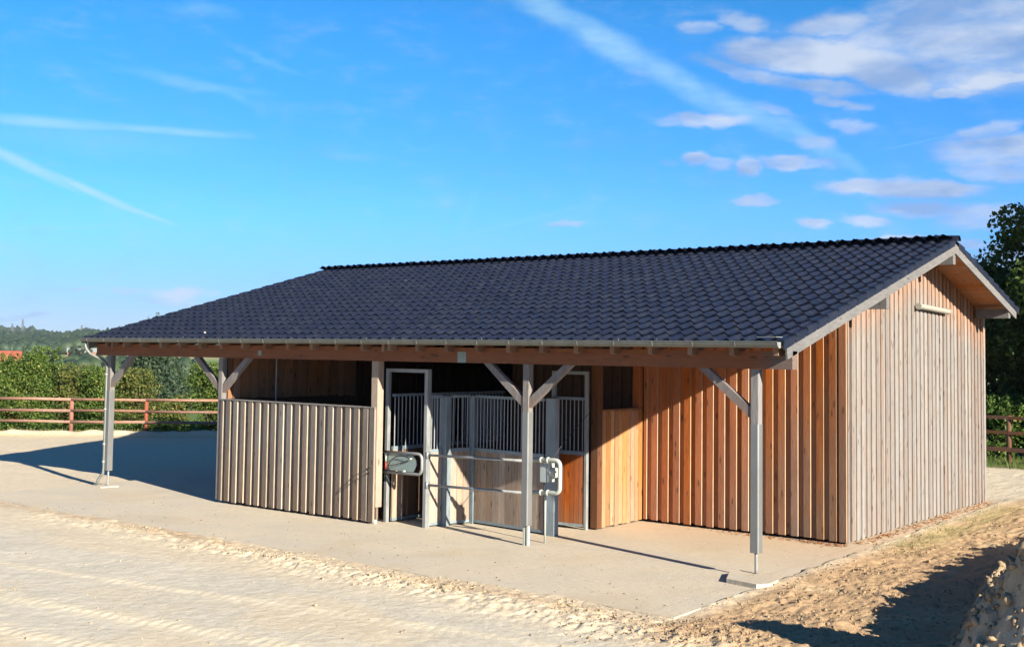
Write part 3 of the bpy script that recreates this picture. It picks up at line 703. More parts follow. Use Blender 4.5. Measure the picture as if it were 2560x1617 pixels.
# ridge caps
cap = MB(); n = 9; vs = []; fs = []
prof = [(0.0, .135, .0), (.03, .138, .004), (.06, .125, 0), (.46, .108, -.012)]
for k, (xx, rr_, dz) in enumerate(prof):
    for i in range(n):
        a = math.pi*i/(n-1); vs.append((xx, math.cos(a)*rr_, math.sin(a)*rr_*.92+dz))
for k in range(len(prof)-1):
    for i in range(n-1): fs.append((k*n+i, k*n+i+1, (k+1)*n+i+1, (k+1)*n+i))
cap.add(vs, fs); cap.add([(0.004, v[1]*.93, v[2]*.93) for v in vs[:n]], [tuple(range(n))])
cme = bpy.data.meshes.new('ridge_tile'); cme.from_pydata(cap.v, [], cap.f); cme.materials.append(M_tile)
for p_ in cme.polygons: p_.use_smooth = True
zr = roof_z(YR)-.045
for i in range(44):
    x0 = XL+.02+i*.3965
    o = bpy.data.objects.new('ridge_tile', cme); C.objects.link(o); o.parent = rf; o.matrix_parent_inverse = Binv
    o.location = (x0, YR+j(.004), zr+j(.003)); o.rotation_euler = (j(.01), -.012+j(.006), j(.006))
P('ridge_end_disc', MB().prism([(YR+.115*math.cos(math.pi*i/8), zr+.11*math.sin(math.pi*i/8)-.01) for i in range(9)], 'X', XR+.02, XR+.03), M_tile, rf)

# ---- gutter
gut = sub('gutter', B)
mb = MB(); n = 9; vs = []; fs = []
gy, gz, gr_ = -.40, 3.385, .072
for xx in (-16.86, .545):
    for rad in (gr_, gr_-.004):
        for i in range(n):
            a = math.pi+math.pi*i/(n-1); vs.append((xx, gy+rad*math.cos(a), gz+rad*1.15*math.sin(a)))
for i in range(n-1):
    fs += [(i, i+1, 2*n+i+1, 2*n+i), (n+i+1, n+i, 3*n+i, 3*n+i+1)]
for e in (0, 2*n): fs += [tuple(e+i for i in range(n))]
mb.add(vs, fs); mb.tube([(-16.86, gy-gr_, gz+.004), (.545, gy-gr_, gz+.004)], .009, 8)
P('trough', mb, M_zinc, gut, smooth=False)
for i in range(26):
    xx = -16.6+.687*i
    if xx > .5: break
    a_pts = [(xx, gy+(gr_+.003)*math.cos(math.pi+math.pi*q/8), gz+(gr_+.004)*1.15*math.sin(math.pi+math.pi*q/8)) for q in range(9)]
    P('gutter_bracket', MB().tube(a_pts+[(xx, -.33, 3.43)], .006, 6), M_zinc, gut)
P('splash_plate', MB().prism([(.24,-.475),(.53,-.475),(.56,-.30),(.33,-.30)], 'Z', 3.455, 3.462).prism([(.53,-.478),(.56,-.30)], 'Z', 3.455, 3.50) if False else MB().prism([(.24,-.47),(.53,-.47),(.55,-.30),(.33,-.30)], 'Z', 3.452, 3.46), M_galv, gut)
P('gutter_end_cap', MB().prism([(gy+(gr_+.005)*math.cos(math.pi+math.pi*i/8), gz+(gr_+.005)*1.15*math.sin(math.pi+math.pi*i/8)) for i in range(9)], 'X', .546, .552), M_galv, gut)
# ---- downpipe at the left corner
dp = sub('downpipe', B)
P('pipe', MB().tube([(-16.74,-.40,3.31),(-16.74,-.40,3.20),(-16.72,-.38,3.13),(-16.66,-.32,3.03),(-16.44,-.12,2.88),(-16.385,-.07,2.80),(-16.375,-.06,2.70),(-16.375,-.06,.42),(-16.38,-.07,.30),(-16.45,-.15,.14),(-16.47,-.17,.0)], .034, 12), M_zinc, dp, smooth=True)
for z in (2.55, 1.75, .95, .55):
    P('pipe_clip', MB().tube([(-16.375,-.06,z),(-16.375,-.06,z+.03)], .043, 12), M_white, dp)

# ---- posts
def post(X, zfoot, sleeve=True, braces=(), rod=True, two=False, zf=.36, w_=.13):
    h = w_/2; lab = None
    o = P('post', MB().cbox(X-h, X+h, -h, h, zf if not sleeve else zf+.02, 2.995, .01), W_post)
    if sleeve:
        P('metal_sleeve', MB().cbox(X-h-.006, X+h+.006, -h-.006, h+.006, zf, 2.20, .016), M_sleeve, o)
    if rod and not two:
        P('post_foot', MB().tube([(X,0,zfoot),(X,0,zfoot+.06),(X,0,zf-.05),(X,0,zf)], .024, 10), M_galv, o, smooth=True)
    if two:
        P('post_foot', MB().box(X-.052, X-.012, -.03, .03, zfoot, zf-.005), M_white, o)
        P('post_foot', MB().box(X+.022, X+.052, -.03, .03, zfoot-.05, zf-.005), M_white, o)
    for s in braces:
        P('brace', MB().beam((X+s*.03, 0, 2.28), (X+s*.90, 0, 3.04), .125, .10).build('x', W_brace) and MB().prism(
            [(X+s*h, 2.27), (X+s*h, 2.44), (X+s*.76, 3.0), (X+s*.93, 3.0)] if s > 0 else [(X+s*h, 2.44), (X+s*h, 2.27), (X+s*.93, 3.0), (X+s*.76, 3.0)], 'Y', -.05, .05), W_brace, o) if False else \
        P('brace', MB().prism([(X+s*h, 2.27), (X+s*h, 2.44), (X+s*.76, 2.998), (X+s*.93, 2.998)], 'Y', -.05, .05), W_brace, o)
    return o
post(0.0, .06, True, (-1,))
post(-4.17, .0, True, (-1, 1), two=True, zf=.33)
post(-16.28, .0, True, (1,))
post(-12.22, .0, False, (-1, 1), zf=.06, rod=False)
pp = P('post', MB().cbox(-7.80, -7.63, -.045, .115, .31, 2.995, .008), W_stall)
P('post_foot', MB().box(-7.76, -7.70, .0, .07, 0, .31), M_white, pp)
# concrete pad under the right hand post
bm_ = MB().prism([(-.15,-.62),(.36,-.72),(.47,-.55),(.44,-.20),(-.02,.10),(-.28,.12),(-.36,-.12)], 'Z', -.03, .062)
P('footing_pad', bm_, M_conc, label='rough concrete pad under the nearest porch post')
P('footing_pad', MB().prism([(-16.62,-.32),(-16.1,-.30),(-16.0,.1),(-16.5,.16)], 'Z', -.03, .02), M_conc)
# thin pipe standing in the half-walled bay
P('standpipe', MB().tube([(-11.46,.8,.0),(-11.46,.8,3.45)], .017, 8), M_galv)
# lean gable lamp
lamp = thing('wall_lamp', 'long pale tube lamp fixed high on the grey gable wall', 'lamp', loc=(-.1, 8.0, 4.17))
o = MB().tube([(.02, -.88, .02), (.02, -.84, .02), (.02, .84, -.03), (.02, .88, -.03)], .055, 12).build('lamp_cover', M_lamp, lamp, True)
MB().box(-.065, -.02, -.8, .8, -.04, .04).build('lamp_base', M_plastic, lamp)
for yy in (-.86, .86): MB().tube([(.02, yy*1.01-.028, .02*(-yy/.86)-.005), (.02, yy*1.01+.028, .02*(-yy/.86)-.005)], .063, 12).build('end_cap', M_lamp, lamp)

# ------------------------------------------------------------------ feeding stall
S = thing('feeding_stall', 'grey steel horse feeding stall with plank panels and bars under the porch', 'horse stall', loc=(-6, 1.2, 0))
def Q(name, mb, mat, parent=None, label=None, smooth=False): return P(name, mb, mat, parent or S, label, smooth)
def panel(p, q, zsplit=1.375, ztop=2.36, wood_=None, nb=None, nbars=None, bar_r=.011, z0=.03, planks=True, th=.035, top=True, name='stall_panel'):
    wood_ = wood_ or W_stall
    p, q = Vector((p[0], p[1], 0)), Vector((q[0], q[1], 0)); L = (q-p).length; d = (q-p)/L; nrm_ = Vector((d.y, -d.x, 0))
    par = sub(name, S)
    nb = nb or max(1, round(L/.165)); nbars = nbars or max(1, round(L/.092))
    if planks:
        for i in range(nb):
            a = p+d*(L*i/nb+.003); b = p+d*(L*(i+1)/nb-.003)
            Q('plank', MB().beam((a+b)/2+Vector((0,0,z0+.05)), (a+b)/2+Vector((0,0,zsplit-.03)), (b-a).length, th+j(.003), nrm_), wood_, par)
        Q('bottom_rail', MB().beam(p+Vector((0,0,z0+.025)), q+Vector((0,0,z0+.025)), .05, .05, nrm_), M_frame, par)
    Q('middle_rail', MB().beam(p+Vector((0,0,zsplit)), q+Vector((0,0,zsplit)), .065, .05, nrm_), M_frame, par)
    if top: Q('top_rail', MB().beam(p+Vector((0,0,ztop)), q+Vector((0,0,ztop)), .05, .05, nrm_), M_frame, par)
    for i in range(nbars):
        a = p+d*(L*(i+.5)/nbars)
        Q('bar', MB().tube([a+Vector((0,0,zsplit+.03)), a+Vector((0,0,ztop-.02))], bar_r, 8, False), M_bars, par, smooth=True)
    return par
def steel(name, x, y, z1, w_=.09, d_=.09, mat=None): return Q(name, MB().cbox(x-w_/2, x+w_/2, y-d_/2, y+d_/2, 0, z1, .006), mat or M_frame)
# entrance frame
ef = sub('entrance_frame', S)
Q('jamb', MB().cbox(-7.755, -7.685, .29, .37, 0, 2.86, .005), M_galv, ef)
Q('jamb', MB().cbox(-6.745, -6.665, .26, .37, 0, 2.86, .005), M_galv, ef)
Q('lintel', MB().cbox(-7.684, -6.746, .29, .35, 2.795, 2.86, .005), M_galv, ef)
panel((-7.62, .36), (-7.62, .66), nbars=3, nb=2)
panel((-7.62, .66), (-7.62, 3.7), nbars=28, nb=18, wood_=W_stall_shade)  # same panel further in, its shade put into the plank colour
panel((-6.70, .38), (-6.66, .66), nb=2, nbars=4)
steel('stall_post', -6.645, .74, 2.37, .17, .15)
panel((-6.60, .84), (-6.47, 1.23), nb=3, nbars=4)
steel('stall_post', -6.45, 1.32, 2.37, .12, .12)
panel((-6.38, 1.30), (-4.62, 1.10), nb=11, nbars=20)
steel('stall_post', -4.47, 1.12, 2.39, .20, .14)
panel((-4.52, 1.22), (-5.08, 2.0), nb=5, nbars=7)
xf = sub('exit_frame', S)
Q('jamb', MB().cbox(-5.12, -5.05, 1.97, 2.05, 0, 2.86, .005), M_frame, xf)
Q('jamb', MB().cbox(-4.43, -4.37, 2.04, 2.11, 0, 2.86, .005), M_galv, xf)
Q('lintel', MB().beam((-5.05, 2.01, 2.83), (-4.42, 2.07, 2.83), .06, .06), M_frame, xf)
dr = panel((-5.04, 2.01), (-4.44, 2.07), nb=6, nbars=7, wood_=W_orange, name='exit_door', z0=.05)
# ---- long tube barrier
tb = thing('tube_barrier', 'two parallel grey steel rails closed by a bent pipe in front of the stall', 'barrier', loc=(-5, .3, 1))
def G(name, mb, mat, par, smooth=True): 
    o = mb.build(name, mat, None, smooth); o.parent = par; o.matrix_parent_inverse = Matrix.Translation(-world_loc(par)); return o
G('rail', MB().tube([(-6.64,.30,1.31), (-4.42,.30,1.355)], .024, 12), M_galv, tb)
G('rail', MB().tube([(-6.64,.30,.77), (-4.42,.30,.815)], .024, 12), M_galv, tb)
loop = [(-4.42,.30,1.375), (-3.84,.30,1.405)]
for i in range(1, 6):
    a = math.pi/2*(1-i/5); loop.append((-3.80+.09*math.cos(a), .30, 1.315+.09*math.sin(a)))
for i in range(0, 6):
    a = -math.pi/2*i/5; loop.append((-3.80+.09*math.cos(a), .30, .955+.09*math.sin(a)))
loop += [(-3.84,.30,.865), (-4.42,.30,.83)]
G('bent_pipe', MB().tube(loop, .037, 14), M_white, tb)
for x0, z0 in ((-4.10,1.392), (-3.96,1.398), (-4.10,.849), (-3.96,.857)):
    G('pipe_coupling', MB().tube([(x0-.02,.30,z0),(x0+.02,.30,z0+.001)], .052, 12), M_white, tb)
for z in (1.31, .77): G('hinge_plate', MB().box(-6.662, -6.645, .25, .35, z-.06, z+.06), M_galv, tb)
# ---- loop gate at the entrance
lg = thing('loop_gate', 'rounded tube flap with a grey sheet panel closing the narrow stall entrance', 'gate', loc=(-7.7, .22, 1.1))
lp = [(-7.73,.20,1.315), (-6.84,.20,1.325)]
for i in range(1, 6):
    a = math.pi/2*(1-i/5); lp.append((-6.82+.10*math.cos(a), .20, 1.225+.10*math.sin(a)))
for i in range(0, 6):
    a = -math.pi/2*i/5; lp.append((-6.82+.10*math.cos(a), .20, 1.055+.10*math.sin(a)))
lp += [(-6.84,.20,.955), (-7.73,.20,.945)]
G('tube_loop', MB().tube(lp, .027, 12), M_galv, lg)
G('sheet_panel', MB().prism([(-7.62,1.29),(-6.96,1.29),(-6.87,1.20),(-6.86,1.12),(-6.95,.985),(-7.5,.985),(-7.62,1.0)], 'Y', .215, .222), M_panel, lg, False)
hose = [(-7.55,.17,1.05),(-7.50,.165,1.12),(-7.42,.16,1.20),(-7.30,.16,1.26),(-7.18,.16,1.275),(-7.05,.165,1.25),(-6.98,.17,1.22)]
G('black_hose', MB().tube(hose, .009, 8), M_black, lg)
G('black_hose', MB().tube([(-7.55,.17,1.06),(-7.35,.165,1.10),(-7.1,.165,1.17),(-6.99,.17,1.215)], .007, 8), M_black, lg)
G('black_hose', MB().tube([(-7.55,.17,1.05),(-7.5,.165,1.0),(-7.40,.16,.97),(-7.2,.16,.965)], .007, 8), M_black, lg)
for x0, z0 in ((-6.98,1.225), (-7.14,.99)): G('white_ferrule', MB().tube([(x0-.04,.165,z0-.01),(x0+.04,.165,z0+.01)], .018, 10), M_white, lg)
G('red_roller', MB().tube([(-7.60,.17,1.0),(-7.60,.17,1.13)], .014, 10), M_red, lg)
G('roller', MB().tube([(-7.60,.17,1.135),(-7.60,.17,1.25)], .014, 10), M_white, lg)
G('hinge_bracket', MB().box(-7.84, -7.80, .12, .20, 1.02, 1.30).box(-7.82, -7.70, .14, .18, 1.27, 1.30).box(-7.82, -7.70, .14, .18, 1.02, 1.05), M_black, lg, False)
for z in (1.10, 1.22): G('hinge_bushing', MB().tube([(-7.79,.13,z-.045),(-7.79,.13,z+.045)], .022, 10), M_white, lg)
# rods that reach out from the hinge towards the half wall
G('guide_rod', MB().tube([(-7.80,.12,1.04),(-7.74,-.20,1.02),(-7.45,-.40,.98)], .008, 6), M_black, lg)
G('guide_rod', MB().tube([(-7.80,.12,.96),(-7.74,-.20,.93),(-7.45,-.40,.95)], .008, 6), M_black, lg)
# ---- control box
cb = thing('control_box', 'small grey control box with round reader beside the bent pipe', 'control box', loc=(-4.02, .36, 1.17))
G('box_housing', MB().cbox(-4.16, -4.00, .34, .46, 1.02, 1.33, .008), M_plastic, cb, False)
G('lid', MB().cbox(-3.995, -3.94, .33, .47, 1.03, 1.34, .006), M_white, cb, False)
rd = G('reader', MB().prism([(.40+.085*math.cos(2*math.pi*i/16), 1.19+.085*math.sin(2*math.pi*i/16)) for i in range(16)], 'X', -3.94, -3.86), M_white, cb, False)
G('reader_hole', MB().tube([(-3.861,.39,1.205),(-3.857,.39,1.205)], .018, 10), M_black, rd)
G('conduit', MB().tube([(-4.08,.40,1.02),(-4.08,.40,.0)], .018, 10), M_white, cb)
G('cable', MB().tube([(-3.98,.40,1.34),(-3.97,.45,1.42),(-3.90,.7,1.7),(-3.75,1.1,2.1),(-3.7,1.25,2.25)], .006, 6), M_black, cb)

# ------------------------------------------------------------------ fences
def fence(name, label, pts, zr_, H, mat_r, mat_p, flat=False, w_=.075):
    f = thing(name, label, 'fence', loc=(pts[len(pts)//2][0], pts[len(pts)//2][1], 0))
    zz = [float(ground_h(np.array([p[0]]), np.array([p[1]]))[0]) for p in pts]
    for p, z in zip(pts, zz):
        G('fence_post', MB().tube([(p[0], p[1], z-.1), (p[0]+j(.01), p[1]+j(.01), H+z*.0)], w_, 10), mat_p, f)
    off = Vector((-FN[0], -FN[1], 0))*w_*1.1 if not flat else Vector((0, -w_*1.1, 0))
    for a, b in zip(pts[:-1], pts[1:]):
        for z in zr_:
            a3 = Vector((a[0], a[1], z+j(.015)))+off; b3 = Vector((b[0], b[1], z+j(.015)))+off
            m_ = (a3+b3)/2+Vector((0,0,j(.012)))
            if flat: G('fence_rail', MB().beam(a3, b3, .13 if z < .5 else .10, .035, off), mat_r, f, False)
            else: G('fence_rail', MB().tube([a3, m_, b3], .052+j(.006), 10), mat_r, f)
    return f
fence('paddock_fence', 'weathered red brown three rail fence in front of the hedge', FP, (.46, .86, 1.27), 1.33, W_fence, W_fpost)
fence('paddock_fence', 'dark shaded three rail fence behind the stable below the big tree', [(-9.5,22.6),(-6.0,22.45),(-2.55,22.3),(1.2,22.1),(5,21.9),(9,21.7)], (.40, .92, 1.38), 1.45, W_dkpost, W_dkpost, True)  # tree shade carried by the dark wood colour

# ------------------------------------------------------------------ foliage
def leaves_mesh(name, centers, radii, n, size, mat, seed=0, squash=.8, droop=0.):
    rg = np.random.default_rng(seed); k = len(centers); centers = np.array(centers); radii = np.array(radii)
    wgt = radii**2.2; ci = rg.choice(k, n, p=wgt/wgt.sum())
    d = rg.normal(size=(n,3)); d /= np.linalg.norm(d, axis=1)[:,None]
    rr_ = rg.random(n)**.45
    pos = centers[ci]+d*(rr_*radii[ci])[:,None]*np.array([1,1,squash])
    a = rg.normal(size=(n,3)); a /= np.linalg.norm(a, axis=1)[:,None]; a[:,2] -= droop
    b = np.cross(a, rg.normal(size=(n,3))); b /= np.linalg.norm(b, axis=1)[:,None]
    s = size*(.6+.8*rg.random(n))[:,None]
    v = np.stack([pos-a*s*.5, pos+b*s*.32, pos+a*s*.6, pos-b*s*.32], 1).reshape(-1,3)
    f = np.arange(4*n).reshape(n,4)
    return np_mesh(name, v, f, mat)
def gh(x, y): return float(ground_h(np.array([x*1.0]), np.array([y*1.0]))[0])
def shrub_clumps(rg, h, w_, k):
    cs, rs = [], []
    for i in range(k):
        a = rg.random()*2*math.pi; r = w_*math.sqrt(rg.random())*.8; zt_ = h*(.15+.75*rg.random())
        prof = 1-.35*(zt_/h)
        cs.append((r*math.cos(a)*prof, r*math.sin(a)*prof, zt_)); rs.append(.30+.32*rg.random())
    for i in range(int(k*.6)):                                   # upright shoots
        a = rg.random()*2*math.pi; r = w_*math.sqrt(rg.random())*.8
        for q in range(3): cs.append((r*math.cos(a), r*math.sin(a), h*(.80+.10*q)+rg.random()*.22*h/3)); rs.append(.20-.04*q)
    return cs, rs
def make_shrub(name, label, x, y, h, w_, mat, seed, n=9000, size=.085, group='hedge shrubs behind the paddock fence'):
    rg = np.random.default_rng(seed); cs, rs = shrub_clumps(rg, h, w_, int(44*h*w_/3))
    t = thing(name, label, 'shrub', group, loc=(x, y, gh(x, y)))
    o = link('foliage', leaves_mesh('foliage', cs, rs, n, size, mat, seed), t)
    mb = MB()
    for i in range(6):
        a = rg.random()*6.28; r = .25*w_
        mb.tube([(r*.3*math.cos(a), r*.3*math.sin(a), -.1), (r*math.cos(a), r*math.sin(a), h*.4), (1.8*r*math.cos(a), 1.8*r*math.sin(a), h*.8)], .03, 6, True, .01)
    mb.build('stems', M_bark, t, True); return t
fd_ = np.array([4.13, 3.5]); fd_ = fd_/np.linalg.norm(fd_)
hedge = [  # metres along the fence from the second bay, metres behind it, height, half width, kind
    (-5.4, 2.3, 3.3, 1.4, 0, 'green shrub at the far end of the hedge past the left picture edge'),
    (-3.2, 2.2, 3.25, 1.2, 0, 'tall green shrub cut off by the left picture edge'),
    (-1.9, 2.4, 3.6, .85, 0, 'tallest pointed green shrub of the hedge, beside the red roofs'),
    (-.7, 2.4, 2.9, .95, 1, 'reddish brown autumn shrub behind the fence post left of the downpipe'),
    (.5, 2.1, 2.8, 1.0, 0, 'yellow green shrub just left of the downpipe and corner porch post'),
    (1.75, 2.4, 2.7, .95, 1, 'olive shrub with dry yellow leaves right behind the corner porch post'),
    (3.05, 2.2, 1.35, .95, 1, 'low yellowish shrub below the gap that shows the white roofs'),
    (4.55, 2.3, 3.05, 1.05, 0, 'tall green shrub right of the gap, left of the half wall post'),
    (5.95, 2.2, 3.1, 1.15, 0, 'green shrub seen through the braces of the half wall post'),
    (7.8, 2.2, 3.1, 1.4, 0, 'shrub of the hedge hidden behind the half wall')]
for i, (s, b, h, w_, kd, lab) in enumerate(hedge):
    h = h*.83
    x_, y_ = FP[4][0]+fd_[0]*s+FN[0]*b, FP[4][1]+fd_[1]*s+FN[1]*b
    make_shrub('hedge_shrub', lab, x_, y_, h, w_, L_hedge2 if kd else L_hedge, 100+i, n=int(15000*h*w_/2.6), size=.078)
rb = make_shrub('berry_bush', 'small orange red bush at the left end of the paddock fence', -35.0, 8.0, 1.1, .5, L_red, 300, n=900, size=.07, group=None)
# low green weeds behind the fence
rg = np.random.default_rng(5); cs = []; rs = []
for i in range(150):
    s = rg.uniform(-13, 14); b = rg.uniform(.35, 1.7); x_, y_ = FP[4][0]+fd_[0]*s+FN[0]*b, FP[4][1]+fd_[1]*s+FN[1]*b
    cs.append((x_, y_, .12+.22*rg.random())); rs.append(.25+.2*rg.random())
wd = link('weeds', leaves_mesh('weeds', cs, rs, 26000, .07, L_under, 6, .6)); tag(wd, 'bright green weeds growing under the paddock fence', kind='stuff')

def tree(name, label, x, y, H, cr, mat, seed, n, size, group=None, lean=(0,0), low=.12):
    rg = np.random.default_rng(seed); z0 = gh(x, y)
    t = thing(name, label, 'tree', group, loc=(x, y, z0)); mb = MB()
    top = Vector((lean[0], lean[1], H*.93)); tr_ = [Vector((lean[0]*q**1.5+j(.12)*q, lean[1]*q**1.5+j(.12)*q, H*.93*q)) for q in (0, .15, .35, .55, .75, 1)]
    mb.tube(tr_, .05*H**.62*1.0, 10, True, .03)
    cs, rs = [], []
    for i in range(64):
        q = low+(1-low)*(i+.5)/64; a = rg.random()*2*math.pi+i*2.4
        reach = cr*(math.sin(math.pi*min(1, .16+q*.80))**.75)*(.65+.45*rg.random())
        b0 = Vector((lean[0]*q**1.5, lean[1]*q**1.5, H*.9*q)); tip = b0+Vector((math.cos(a)*reach, math.sin(a)*reach, .35*reach+rg.normal()*.3))
        mid = (b0+tip)/2+Vector((0, 0, .15*reach))
        mb.tube([b0, mid, tip], .022*H**.5*(1.1-q), 6, False, .008)
        for c_ in range(6):
            f = .38+.62*(c_+.5)/6; pt = b0.lerp(tip, f)+Vector(tuple(rg.normal(size=3)*.28*cr/3))
            cs.append(tuple(pt)); rs.append((.52+.45*rg.random())*cr/3.2*(1.15-.4*f))
    mb.build('trunk', M_bark, t, True)
    link('crown', leaves_mesh('crown', cs, rs, n, size, mat, seed+1, .75), t); return t
tree('broadleaf_tree', 'large dark green tree rising behind the gable end', 0.9, 27.4, 10.6, 4.7, L_tree, 400, 200000, .17, low=.04)
tree('broadleaf_tree', 'slimmer dark green tree between the big tree and the gable end', -1.3, 29.6, 9.6, 3.7, L_tree, 405, 110000, .16, low=.04)
tree('broadleaf_tree', 'lower dark tree filling the space under the gable eave', -4.6, 28.0, 6.4, 3.2, L_tree, 410, 48000, .16, low=.02)
tree('broadleaf_tree', 'dark tree standing right of the big tree beyond the picture edge', 7.0, 30.0, 10.5, 4.6, L_tree, 420, 30000, .19, low=.06)
for i, (x_, y_, h, lab) in enumerate(((-3.4, 24.6, 1.9, 'yellow green bush behind the dark fence, close to the gable corner'), (-1.2, 25.0, 1.7, 'yellow green bush behind the dark fence, at the picture edge'), (2.5, 25.2, 2.0, 'bush behind the dark fence past the picture edge'))):
    make_shrub('fence_bush', lab, x_, y_, h, 1.5, L_under if i < 2 else L_hedge, 430+i, n=7000, size=.10, group='bushes behind the dark fence')

# conifers and greenery seen in the gap of the hedge
def conifer(label, x, y, H, wd_, seed):
    t = thing('conifer_tree', label, 'tree', 'conifers beyond the hedge', loc=(x, y, gh(x, y)))
    cs, rs = [], []; rg = np.random.default_rng(seed)
    for i in range(40):
        q = (i+.5)/40; a = i*2.4; r = wd_*(1-q)*.7
        cs.append((r*math.cos(a), r*math.sin(a), H*(.08+.9*q))); rs.append(max(.12, wd_*(1-q)*.55+.1))
    MB().tube([(0,0,-.2),(0,0,H*.9)], .12, 8, True, .02).build('trunk', M_bark, t, True)
    link('crown', leaves_mesh('crown', cs, rs, 7000, .16*H/5, L_far, seed), t)
def at(px, y_px, D):                                             # ground point at distance D along the bearing of a photo column
    d = ray_px(px, y_px); s = D/math.hypot(d.x, d.y); return CP[0]+d.x*s, CP[1]+d.y*s
for i, (px, D, H, wd_, lab) in enumerate(((372, 84, 6.2, 2.2, 'dark blue green conifer in the hedge gap, left one'), (392, 90, 7.0, 2.4, 'dark blue green conifer in the hedge gap, middle one'), (352, 95, 6.0, 2.4, 'dark conifer in the hedge gap, nearest the corner post brace'), (412, 100, 6.6, 2.8, 'dark conifer in the hedge gap, right one'))):
    x_, y_ = at(px, 860, D); conifer(lab, x_, y_, H, wd_, 500+i)
def house(name, label, px, D, w_, dpt, h, rh, wm, rm, rot=None, win=2, cat='house'):
    x_, y_ = at(px, 860, D); z = gh(x_, y_)
    t = thing(name, label, cat, loc=(x_, y_, z-.2)); t.rotation_euler.z = rot if rot is not None else math.atan2(-(CP[0]-x_), (CP[1]-y_))+math.pi
    MB().box(-w_/2, w_/2, -dpt/2, dpt/2, 0, h).build('wall', wm, t)
    MB().prism([(-dpt/2-.4, h-.1), (0, h+rh), (dpt/2+.4, h-.1), (0, h+rh-.35)], 'X', -w_/2-.4, w_/2+.4).build('roof', rm, t)
    MB().prism([(-dpt/2+.05, h), (0, h+rh-.36), (dpt/2-.05, h)], 'X', -w_/2+.02, w_/2-.02).build('gable', wm, t)
    for i in range(win):
        for s in (-1, 1): MB().box(-w_/2+w_*(i+.5)/win-.6, -w_/2+w_*(i+.5)/win+.6, s*(dpt/2)-.04, s*(dpt/2)+.04, 1, min(h-.4, 2.3)).build('window', M_dark, t)
    return t
house('farm_house', 'red roofed house at the left picture edge beyond the hedge', 10, 330, 8, 8, 3.9, 2.6, M_wall, M_redroof, win=3)
house('farm_house', 'small red roofed house beside the house at the left picture edge', 27, 345, 5, 7, 3.9, 2.0, M_wall, M_redroof)
house('barn', 'low brown barn with pale roof on the field left of the eave corner', 205, 700, 15, 8, 3.0, 2.2, M_brickish, M_greyroof, win=4, cat='barn')
house('farm_house', 'white house between the barn and the eave corner', 214, 720, 8, 6, 3.0, 2.2, M_wall, M_redroof)
for i, (px, D, w_, lab) in enumerate(((86, 1580, 15, 'white house on the wooded hillside, left of the pair'), (114, 1600, 18, 'white house on the wooded hillside, right of the pair, dark roof'), (3, 1560, 14, 'white house on the hillside at the left picture edge'))):
    house('hill_house', lab, px, D, w_, 10, 6, 4, M_wall, M_brickish if i == 1 else M_greyroof, cat='house')
for i, (px, D, lab) in enumerate(((368, 210, 'long white roofed shed seen through the hedge gap'),)):
    house('shed', lab, px, D, 9, 4, 1.7, .9, M_wall, M_wall, win=3, cat='shed')
def car(px, D, lab, rot):
    x_, y_ = at(px, 860, D); t = thing('parked_car', lab, 'car', 'cars parked beyond the hedge', loc=(x_, y_, gh(x_, y_))); t.rotation_euler.z = rot
    MB().prism([(-2.1,.35),(2.1,.35),(2.15,.75),(1.2,.92),(.6,1.4),(-1.1,1.42),(-1.9,.95),(-2.15,.9)], 'Y', -.85, .85).build('body', M_car, t)
    MB().prism([(1.1,.93),(.57,1.34),(-1.05,1.36),(-1.7,.96)], 'Y', -.86, .86).build('windows', M_dark, t)
    for a in (-1.3, 1.3):
        for b in (-.8, .8): MB().tube([(a, b-.1, .33), (a, b+.1, .33)], .33, 12).build('wheel', M_black, t, True)
for i, (px, D, rot, lab) in enumerate(((358, 185, .3, 'white car seen through the hedge gap, left one'), (378, 187, .4, 'white car seen through the hedge gap, middle one'), (400, 189, .2, 'white car seen through the hedge gap, right one'))): car(px, D, lab, rot)
def pylon(px, D, H, lab):
    H = H*.8
    x_, y_ = at(px, 860, D); t = thing('power_pylon', lab, 'pylon', loc=(x_, y_, gh(x_, y_)))
    mb = MB()
    for a, b in ((1,1),(1,-1),(-1,1),(-1,-1)): mb.beam((a*2.6, b*2.6, 0), (a*.5, b*.5, H), .3, .3)
    for q in range(7):
        z1, z2 = H*q/7, H*(q+1)/7; r1, r2 = 3-2.5*q/7, 3-2.5*(q+1)/7
        for s in (-1, 1): mb.beam((-r1, s*r1, z1), (r2, s*r2, z2), .3, .3); mb.beam((s*r1, -r1, z1), (s*r2, r2, z2), .3, .3)
    mb.build('lattice', M_pyl, t)
    for q in (.72, .84, .95): MB().beam((-6*(1.3-q), 0, H*q), (6*(1.3-q)*1, 0, H*q), .5, .5).build('cross_arm', M_pyl, t)
pylon(29, 1900, 27, 'slender power pylon on the hill at the far left'); pylon(55, 2000, 34, 'taller power pylon on the hill right of the first'); pylon(203, 2200, 26, 'power pylon on the ridge above the barn')
# small field trees
for i, (px, D) in enumerate(((178, 600), (192, 602), (206, 598), (221, 604))):
    x_, y_ = at(px, 860, D); t = thing('field_tree', ('first', 'second', 'third', 'fourth')[i]+' small round tree in the row on the pale field, from the left', 'tree', 'row of small field trees', loc=(x_, y_, gh(x_, y_)))
    MB().tube([(0,0,-.3),(0,0,3)], .25, 6).build('trunk', M_bark, t)
    cs = [(random.gauss(0,.9), random.gauss(0,.9), 3.6+random.gauss(0,1.3)) for _ in range(14)]
    link('crown', leaves_mesh('crown', cs, [1.1]*14, 900, .6, L_far, 600+i), t)
